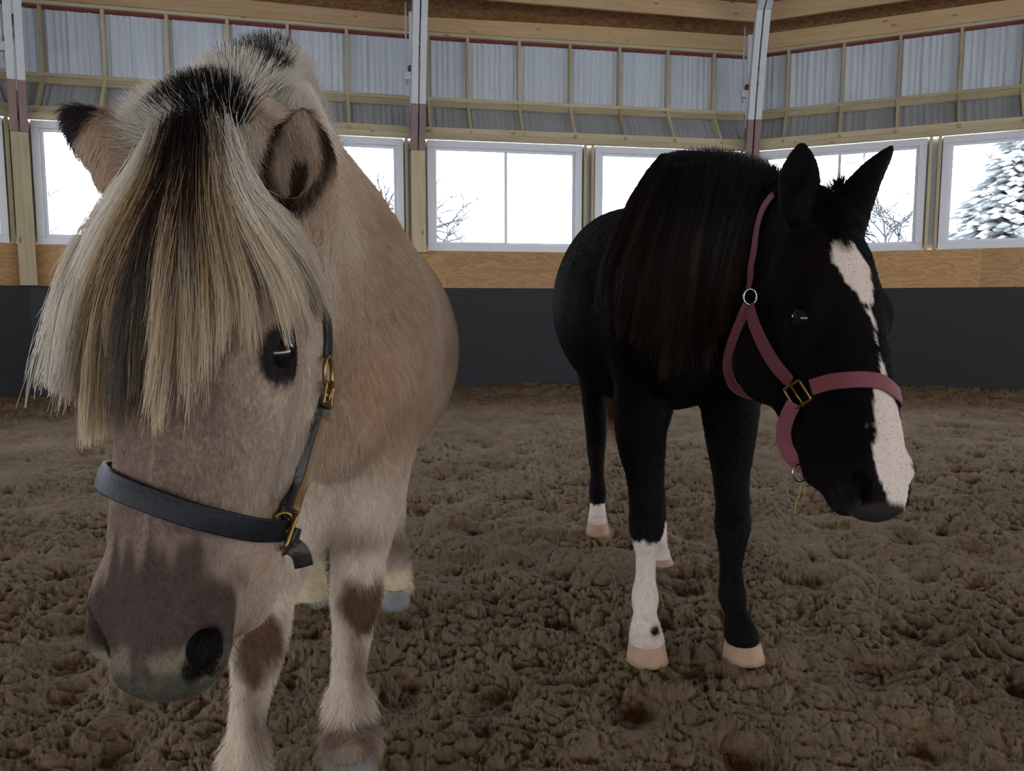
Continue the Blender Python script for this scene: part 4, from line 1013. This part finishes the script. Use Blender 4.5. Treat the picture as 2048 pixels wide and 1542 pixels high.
# ---- black horse
horse = link('horse', mesh_np('horse', VB, QB), M_coatB); set_col(horse.data, coat_black(VB))
tag(horse, 'black horse with a white blaze and white socks standing beside the dun pony', 'horse')
for s in (-1, 1): ball('eye', HB.p(.243, s * .078 * 1.1, -.055), .022 * HB.k, M_eye, horse)
for (c, rr, hh, yw) in ((at(1293, 1276, 2.135), .053, .075, 0), (at(1484, 1276, 2.145), .053, .075, .05), (at(1195, 1040, 3.36), .047, .06, 0), (at(1319, 1112, 2.965), .047, .06, .1)):
    hh = c[2] + .01; hoof('hoof', c, rr, hh, M_hornB, horse, yw)
def wB(c, n):
    v = c - CAM; dist = np.linalg.norm(v, axis=1); fc = -(n * v).sum(1) / dist
    return np.where(fc > -.25, 1., .2) * np.where(c[:, 1] < 1.75, 2.2, np.where(c[:, 1] < 2.6, 1.0, .6)) * (c[:, 2] > .03)
def flowB(P):
    l = HB.inv(P); hd = smooth01(-P[:, 1], -1.80, -1.62)[:, None]; side = np.sign(l[:, 1])[:, None] * HB.A[None, :]
    return (HB.L[None, :] + side * .3) * hd + np.array([[0, .4, -1.]]) * (1 - hd)
fur('coat_fur', fb, VB, QB, int(190000 * HAIRQ), wB, flowB, lambda P: np.where(P[:, 1] < 1.7, .006, .012), .45, coat_black, rp, .0004 / HAIRQ ** .5, M_furB, horse, 3)
Gm = guides(fb, [
 [(1325, 312), (1285, 370), (1250, 450), (1218, 540), (1200, 640)],
 [(1362, 306), (1318, 390), (1285, 490), (1258, 590), (1240, 690)],
 [(1405, 308), (1372, 410), (1348, 520), (1335, 630), (1318, 740)],
 [(1445, 318), (1422, 420), (1405, 530), (1395, 640), (1385, 750)],
 [(1480, 336), (1456, 430), (1440, 530), (1428, 620), (1420, 700)],
 [(1525, 355), (1488, 430), (1464, 520), (1450, 600), (1442, 650)]], .012, 1.4, 2.5)
Gm[:, 1:, 1] -= .018
nM = int(20000 * q_); Sm, um = comb(Gm, nM, 12, rp, .012, .008, .5, .38, 300)
K1 = np.array(srgb(20, 17, 18)); K2 = np.array(srgb(76, 56, 44)); tt = np.linspace(0, 1, 12)[None, :, None]; hue = rp.random(300)[(um * 299).astype(int)][:, None, None]
strands('mane', Sm, .00055 / q_ ** .5, .0002, K1 + (K2 - K1) * smooth01(tt, .42, 1.0) * (.12 + .88 * hue ** 2), M_furB, horse)
def brushB(cpts, n, L, wid, D0, name, spread=.35):
    Cc = catmull(np.array(cpts), 12); u = rp.random(n) * (len(Cc) - 1.001); i = u.astype(int); f = (u - i)[:, None]; P = Cc[i] * (1 - f) + Cc[i + 1] * f
    P = P + rp.normal(0, wid, n)[:, None] * np.array([1, 0, 0]); P = fb.project(P); D = np.asarray(D0, float)[None, :] + rp.normal(0, spread, P.shape); D /= np.linalg.norm(D, axis=1)[:, None]
    t = np.linspace(0, 1, 5)[None, :, None]; S = P[:, None, :] + D[:, None, :] * t * (L * rp.uniform(.5, 1.2, n))[:, None, None]
    strands(name, S, .0005, .0002, np.tile(K1, (n, 1)), M_furB, horse)
brushB([at(1325, 315, 2.15), at(1400, 318, 2.0), at(1470, 330, 1.88), at(1550, 368, 1.72)], 6000, .034, .012, (-.3, 0, 1), 'mane_crest')
brushB([at(1635, 395, 1.56), at(1665, 388, 1.56), at(1695, 400, 1.56)], 900, .04, .01, (0, -.2, 1), 'forelock')
Gq = guides(fb, [[(1655, 398), (1668, 440), (1676, 480), (1680, 500)], [(1690, 400), (1712, 430), (1742, 460), (1758, 500)]], .006, 1.2, 1.9)
Sq, uq = comb(Gq, 900, 8, rp, .008, .006, .4, .4, 30); strands('forelock_locks', Sq, .0004, .0001, np.tile(K1, (900, 1)), M_furB, horse)
Gt = np.array([[(.42, 3.70, 1.26), (.40, 3.86, 1.12), (.40, 3.88, .7), (.44, 3.84, .34)], [(.49, 3.72, 1.28), (.49, 3.92, 1.12), (.50, 3.95, .7), (.51, 3.90, .28)], [(.56, 3.70, 1.26), (.58, 3.86, 1.12), (.60, 3.88, .7), (.59, 3.84, .34)]])
St, ut = comb(Gt, 5000, 10, rp, .012, .014, .4, .25, 120); tt = np.linspace(0, 1, 10)[None, :, None]; R1 = np.array(srgb(120, 66, 40))
strands('tail', St, .0006, .0002, K1 + (R1 - K1) * smooth01(tt, .35, .8) * np.ones((5000, 1, 1)), M_furB, horse)

# ================================================================== HALTERS
M_leather = plain('blue_black_leather', srgb(14, 19, 26), .55, spec=.28, noise=.12, nscale=40, bump=.25, bscale=220)
M_leather2 = plain('dark_leather', srgb(34, 28, 26), .45, noise=.3, nscale=60, bump=.4, bscale=160)
M_leather3 = plain('tan_leather', srgb(112, 86, 52), .5, noise=.3, nscale=60)
M_brass = plain('brass', srgb(140, 114, 66), .35, metal=.9); M_nickel = plain('nickel', srgb(190, 188, 184), .25, metal=1)
M_nylon, nt, b = new_mat('mauve_webbing'); tc = N(nt, 'ShaderNodeTexCoord'); wv = N(nt, 'ShaderNodeTexNoise'); wv.inputs['Scale'].default_value = 420; wv.inputs['Detail'].default_value = 2
nt.links.new(tc.outputs['Object'], wv.inputs['Vector']); cm = N(nt, 'ShaderNodeMix', data_type='RGBA'); cm.inputs[6].default_value = (*srgb(98, 50, 58), 1); cm.inputs[7].default_value = (*srgb(134, 76, 84), 1)
nt.links.new(wv.outputs['Fac'], cm.inputs[0]); nt.links.new(cm.outputs[2], b.inputs['Base Color']); b.inputs['Roughness'].default_value = .8
bp = N(nt, 'ShaderNodeBump'); bp.inputs['Strength'].default_value = .5; bp.inputs['Distance'].default_value = .001; nt.links.new(wv.outputs['Fac'], bp.inputs['Height']); nt.links.new(bp.outputs[0], b.inputs['Normal'])
def ribbon(name, P, Nn, width, th, mat, parent, closed=False):
    """strap of rounded section running along P with outward normals Nn"""
    P = np.asarray(P); m = len(P); rings = []
    for i in range(m):
        a = P[(i - 1) % m] if (closed or i) else P[i]; c = P[(i + 1) % m] if (closed or i < m - 1) else P[i]
        t = unit(c - a); n_ = unit(Nn[i] - t * t.dot(Nn[i])); s = np.cross(t, n_); w = width / 2
        sec = [(-w, -.3), (-w * .96, .5), (-w * .85, .5), (-w * .5, .62), (0, .66), (w * .5, .62), (w * .85, .5), (w * .96, .5), (w, -.3), (w * .9, -.5), (0, -.5), (-w * .9, -.5)]
        rings.append([P[i] + s * x + n_ * y * th for x, y in sec])
    mb = MB()
    if closed: rings.append(rings[0])
    mb.loft(rings, cap=not closed); return mb.build(name, mat, parent, True)
def resample(P, n):
    P = np.asarray(P, float); s = np.r_[0, np.cumsum(np.linalg.norm(np.diff(P, axis=0), axis=1))]; u = np.linspace(0, s[-1], n); return np.stack([np.interp(u, s, P[:, k]) for k in range(3)], -1)
def px_strap(fld, pts, off, y0, y1, n=40, proj=True):
    P = guides(fld, [pts], off, y0, y1)[0]; P = resample(catmull(P, 8), n)
    if proj:
        Q_ = fld.project(P, off); d = np.linalg.norm(Q_ - P, axis=1)[:, None]; P = np.where(d < .03, Q_, P)
        for _ in range(4): P[1:-1] = .5 * P[1:-1] + .25 * (P[:-2] + P[2:])
    return P, fld.normal(P)
def ring_strap(fld, H, l0, td, ta, off, phi, dc=-.075, extra=None):
    out = []
    for ph in phi:
        base = H.p(l0, 0, dc); dr = H.v(ta * math.cos(ph) + td * math.sin(ph), math.cos(ph), math.sin(ph)); tl = np.linspace(.01, .26, 300)
        P = base[None, :] + tl[:, None] * dr[None, :]; d = fld.sample(P); i = int(np.argmax(d > off)); o_ = off + (extra(ph) if extra else 0)
        out.append(P[i] + unit(dr) * (o_ - off))
    out = np.array(out)
    return out
def torus(name, c, nrm, R, r, mat, parent, sx=1., up=None, n=36):
    nrm = unit(nrm); u = unit(np.cross(nrm, [0, 0, 1.])) if up is None else unit(np.asarray(up, float) - nrm * nrm.dot(up)); v = np.cross(nrm, u)
    mb = MB(); mb.tube([np.asarray(c) + R * (math.cos(a) * u + sx * math.sin(a) * v) for a in np.linspace(0, 2 * PI, n, endpoint=False)], r, 10, closed=True); return mb.build(name, mat, parent, True)
def buckle(name, c, nrm, up, w, h, r, mat, parent, bar=True):
    nrm = unit(nrm); u = unit(np.asarray(up, float) - nrm * nrm.dot(up)); v = np.cross(nrm, u); c = np.asarray(c)
    mb = MB(); pts = []
    for (a, b_) in ((1, 1), (-1, 1), (-1, -1), (1, -1)):
        for k in range(5):
            an = {(1, 1): 0, (-1, 1): 90, (-1, -1): 180, (1, -1): 270}[(a, b_)] + k * 22.5
            pts.append(c + u * (a * (w - .004) + .004 * math.cos(math.radians(an))) + v * (b_ * (h - .004) + .004 * math.sin(math.radians(an))))
    mb.tube(pts, r, 8, closed=True); o = mb.build(name, mat, parent, True)
    if bar: mb = MB(); mb.tube([c - u * w * 1.25 + nrm * r, c + u * w * 1.1 + nrm * r], r * .8, 8); mb.build('tongue', mat, o, True)
    return o

# ---- leather halter on the pony
hp = empty('halter', HP.p(.30, 0, -.08)); tag(hp, 'blue black leather halter with brass fittings on the pony', 'halter')
NB_L, NB_TD, NB_TA = .405, .06, .36
phi = np.radians(np.linspace(-35, 205, 90)); nb = ring_strap(fp, HP, NB_L, NB_TD, NB_TA, .006, phi, -.08, lambda p: .012 * smooth01(np.array([p]), 2.2, 3.0)[0])
for _ in range(6): nb[1:-1] = .5 * nb[1:-1] + .25 * (nb[:-2] + nb[2:])
cen = HP.p(NB_L, 0, -.08); ribbon('noseband', nb, nb - cen, .024, .0045, M_leather, hp)
phi2 = np.radians(np.linspace(205, 325, 40)); cb_ = ring_strap(fp, HP, NB_L + .035, NB_TD, 0, .012, phi2, -.08); ribbon('chin_strap', cb_, cb_ - cen, .018, .004, M_leather2, hp)
rr_, rl_ = nb[0], nb[-1]
for c in (rr_, rl_):
    buckle('square_ring', c + unit(c - cen) * .004, c - cen, HP.L, .018, .013, .0028, M_brass, hp, False)
ball('rivet', nb[-8] + unit(nb[-8] - cen) * .004, .004, M_brass, hp)
s_ = rr_
P, Nn = px_strap(fp, [(568, 1035), (590, 985), (612, 920), (634, 850), (652, 795)], .007, .5, 1.3, 36); ribbon('cheek_strap', P, Nn + np.array([0, -1.3, 0]), .020, .005, M_leather2, hp)
P2, N2 = px_strap(fp, [(582, 1018), (603, 960), (624, 890), (641, 835)], .013, .5, 1.3, 30); ribbon('strap_keeper', P2 + np.array([.006, -.004, 0]), N2 + np.array([0, -1.3, 0]), .011, .004, M_leather3, hp)
c_, n_ = px_strap(fp, [(652, 700), (655, 745), (656, 790)], .012, .5, 1.3, 10); torus('brass_ring', c_[5], n_[5], .011, .0028, M_brass, hp, 1.9, (1, 0, 0)); buckle('buckle', c_[9], n_[9], HP.L, .014, .012, .0025, M_brass, hp)
P, Nn = px_strap(fp, [(655, 715), (656, 680), (655, 645), (652, 612), (648, 585)], .006, .5, 1.3, 36); ribbon('crown_strap', P, Nn, .020, .005, M_leather2, hp)
P, Nn = px_strap(fp, [(648, 590), (642, 540), (630, 490), (622, 440)], -.001, .5, 1.3, 24); ribbon('crown_strap', P, Nn, .020, .004, M_leather2, hp)
cj = rr_ + np.array([.004, .01, -.012])
mb = MB(); 
Pc = resample(catmull(np.array([rr_ + [0, .006, -.004], at(560, 1085, rr_[1] + .012), at(545, 1120, rr_[1] + .016), at(524, 1165, rr_[1] + .03)]), 6), 20); ribbon('throat_piece', Pc, np.tile([.3, -1, .2], (20, 1)), .016, .005, M_leather2, hp)
Pc = resample(catmull(np.array([at(552, 1098, rr_[1] + .004), at(578, 1090, rr_[1] + .002), at(600, 1105, rr_[1] + .004), at(608, 1132, rr_[1] + .008)]), 6), 20); ribbon('strap_end', Pc, np.array([[.2, -1., .6]] * 20), .020, .004, M_leather2, hp)
torus('chin_ring', at(566, 1045, rr_[1] - .006), (.6, -1, 0), .0105, .0024, M_brass, hp)

# ---- mauve nylon halter on the black horse
hb = empty('halter', HB.p(.30, 0, -.08)); tag(hb, 'mauve nylon webbing halter with a brass buckle on the black horse', 'halter')
bk, bn = px_strap(fb, [(1600, 770), (1600, 786), (1600, 800)], .010, 1.0, 1.9, 5); bkc = bk[2]; bkn = bn[2]
P, Nn = px_strap(fb, [(1622, 775), (1660, 764), (1700, 760), (1745, 761), (1775, 768), (1787, 785)], .006, 1.0, 1.9, 44); 
q = HB.inv(P[-1:])[0]
far = ring_strap(fb, HB, q[0], 0, 0, .006, np.arctan2(q[2] + .08, q[1]) + np.radians(np.linspace(0, -110, 30)), -.08)
P = np.vstack([P[:-3], far[3:]]);
for _ in range(8): P[1:-1] = .5 * P[1:-1] + .25 * (P[:-2] + P[2:])
ribbon('noseband', P, np.vstack([fb.normal(P)]), .031, .004, M_nylon, hb)
P, Nn = px_strap(fb, [(1582, 765), (1555, 735), (1532, 700), (1512, 655), (1500, 612)], .007, 1.0, 1.9, 36); ribbon('cheek_strap', P, Nn, .030, .004, M_nylon, hb); ctop = P[-1]
rc = px_strap(fb, [(1500, 600), (1500, 594), (1500, 588)], .010, 1.0, 2.0, 5); torus('ring', rc[0][2] + [0, -.006, 0], (-.25, -1, .1), .013, .0024, M_nickel, hb, 1.25, (1, 0, 0))
P, Nn = px_strap(fb, [(1498, 578), (1502, 540), (1509, 500), (1515, 455), (1528, 415), (1548, 388)], .007, 1.0, 2.0, 36); ribbon('crown_strap', P, Nn, .020, .004, M_nylon, hb)
_yr = rc[0][2][1]; P = resample(catmull(np.array([at(a_, b_, _yr + d_) for a_, b_, d_ in ((1496, 608, .004), (1478, 650, .03), (1463, 690, .06), (1455, 725, .09), (1458, 752, .11), (1470, 776, .13), (1500, 790, .12), (1530, 790, .10))]), 8), 36); Nn = np.array([[-.5, -1., 0]] * 36); ribbon('throat_strap', P, Nn, .022, .004, M_nylon, hb)
bkn = unit(bkn + np.array([-.3, -1.2, .1])); buckle('buckle', bkc + bkn * .009, bkn, at(1580, 765, bkc[1]) - at(1618, 800, bkc[1]), .021, .019, .003, M_brass, hb)
_yb = bkc[1]; P = resample(catmull(np.array([at(a_, b_, _yb + d_) for a_, b_, d_ in ((1588, 806, 0), (1574, 835, .01), (1567, 866, .02), (1573, 896, .02), (1590, 922, .01), (1616, 938, -.01))]), 8), 36); Nn = np.array([[-.45, -1., .1]] * 36); ribbon('chin_strap', P, Nn, .028, .004, M_nylon, hb)
torus('lead_ring', at(1600, 946, P[-1][1] - .008), (.3, -1, .1), .0165, .0018, M_nickel, hb)
# wisps of straw caught at the chin
mb = MB(); Yc = P[-1][1]
for a in ([(1606, 962), (1600, 985), (1592, 1005), (1588, 1028)], [(1608, 960), (1610, 985), (1604, 1005)], [(1604, 964), (1596, 982), (1600, 1000)]):
    mb.tube([at(x, y, Yc - .004) for x, y in a], .0009, 5)
tag(mb.build('straw_wisp', plain('straw', srgb(176, 158, 84), .7), None, True), 'yellow straw wisps dangling from the ring under the mauve halter', 'straw')
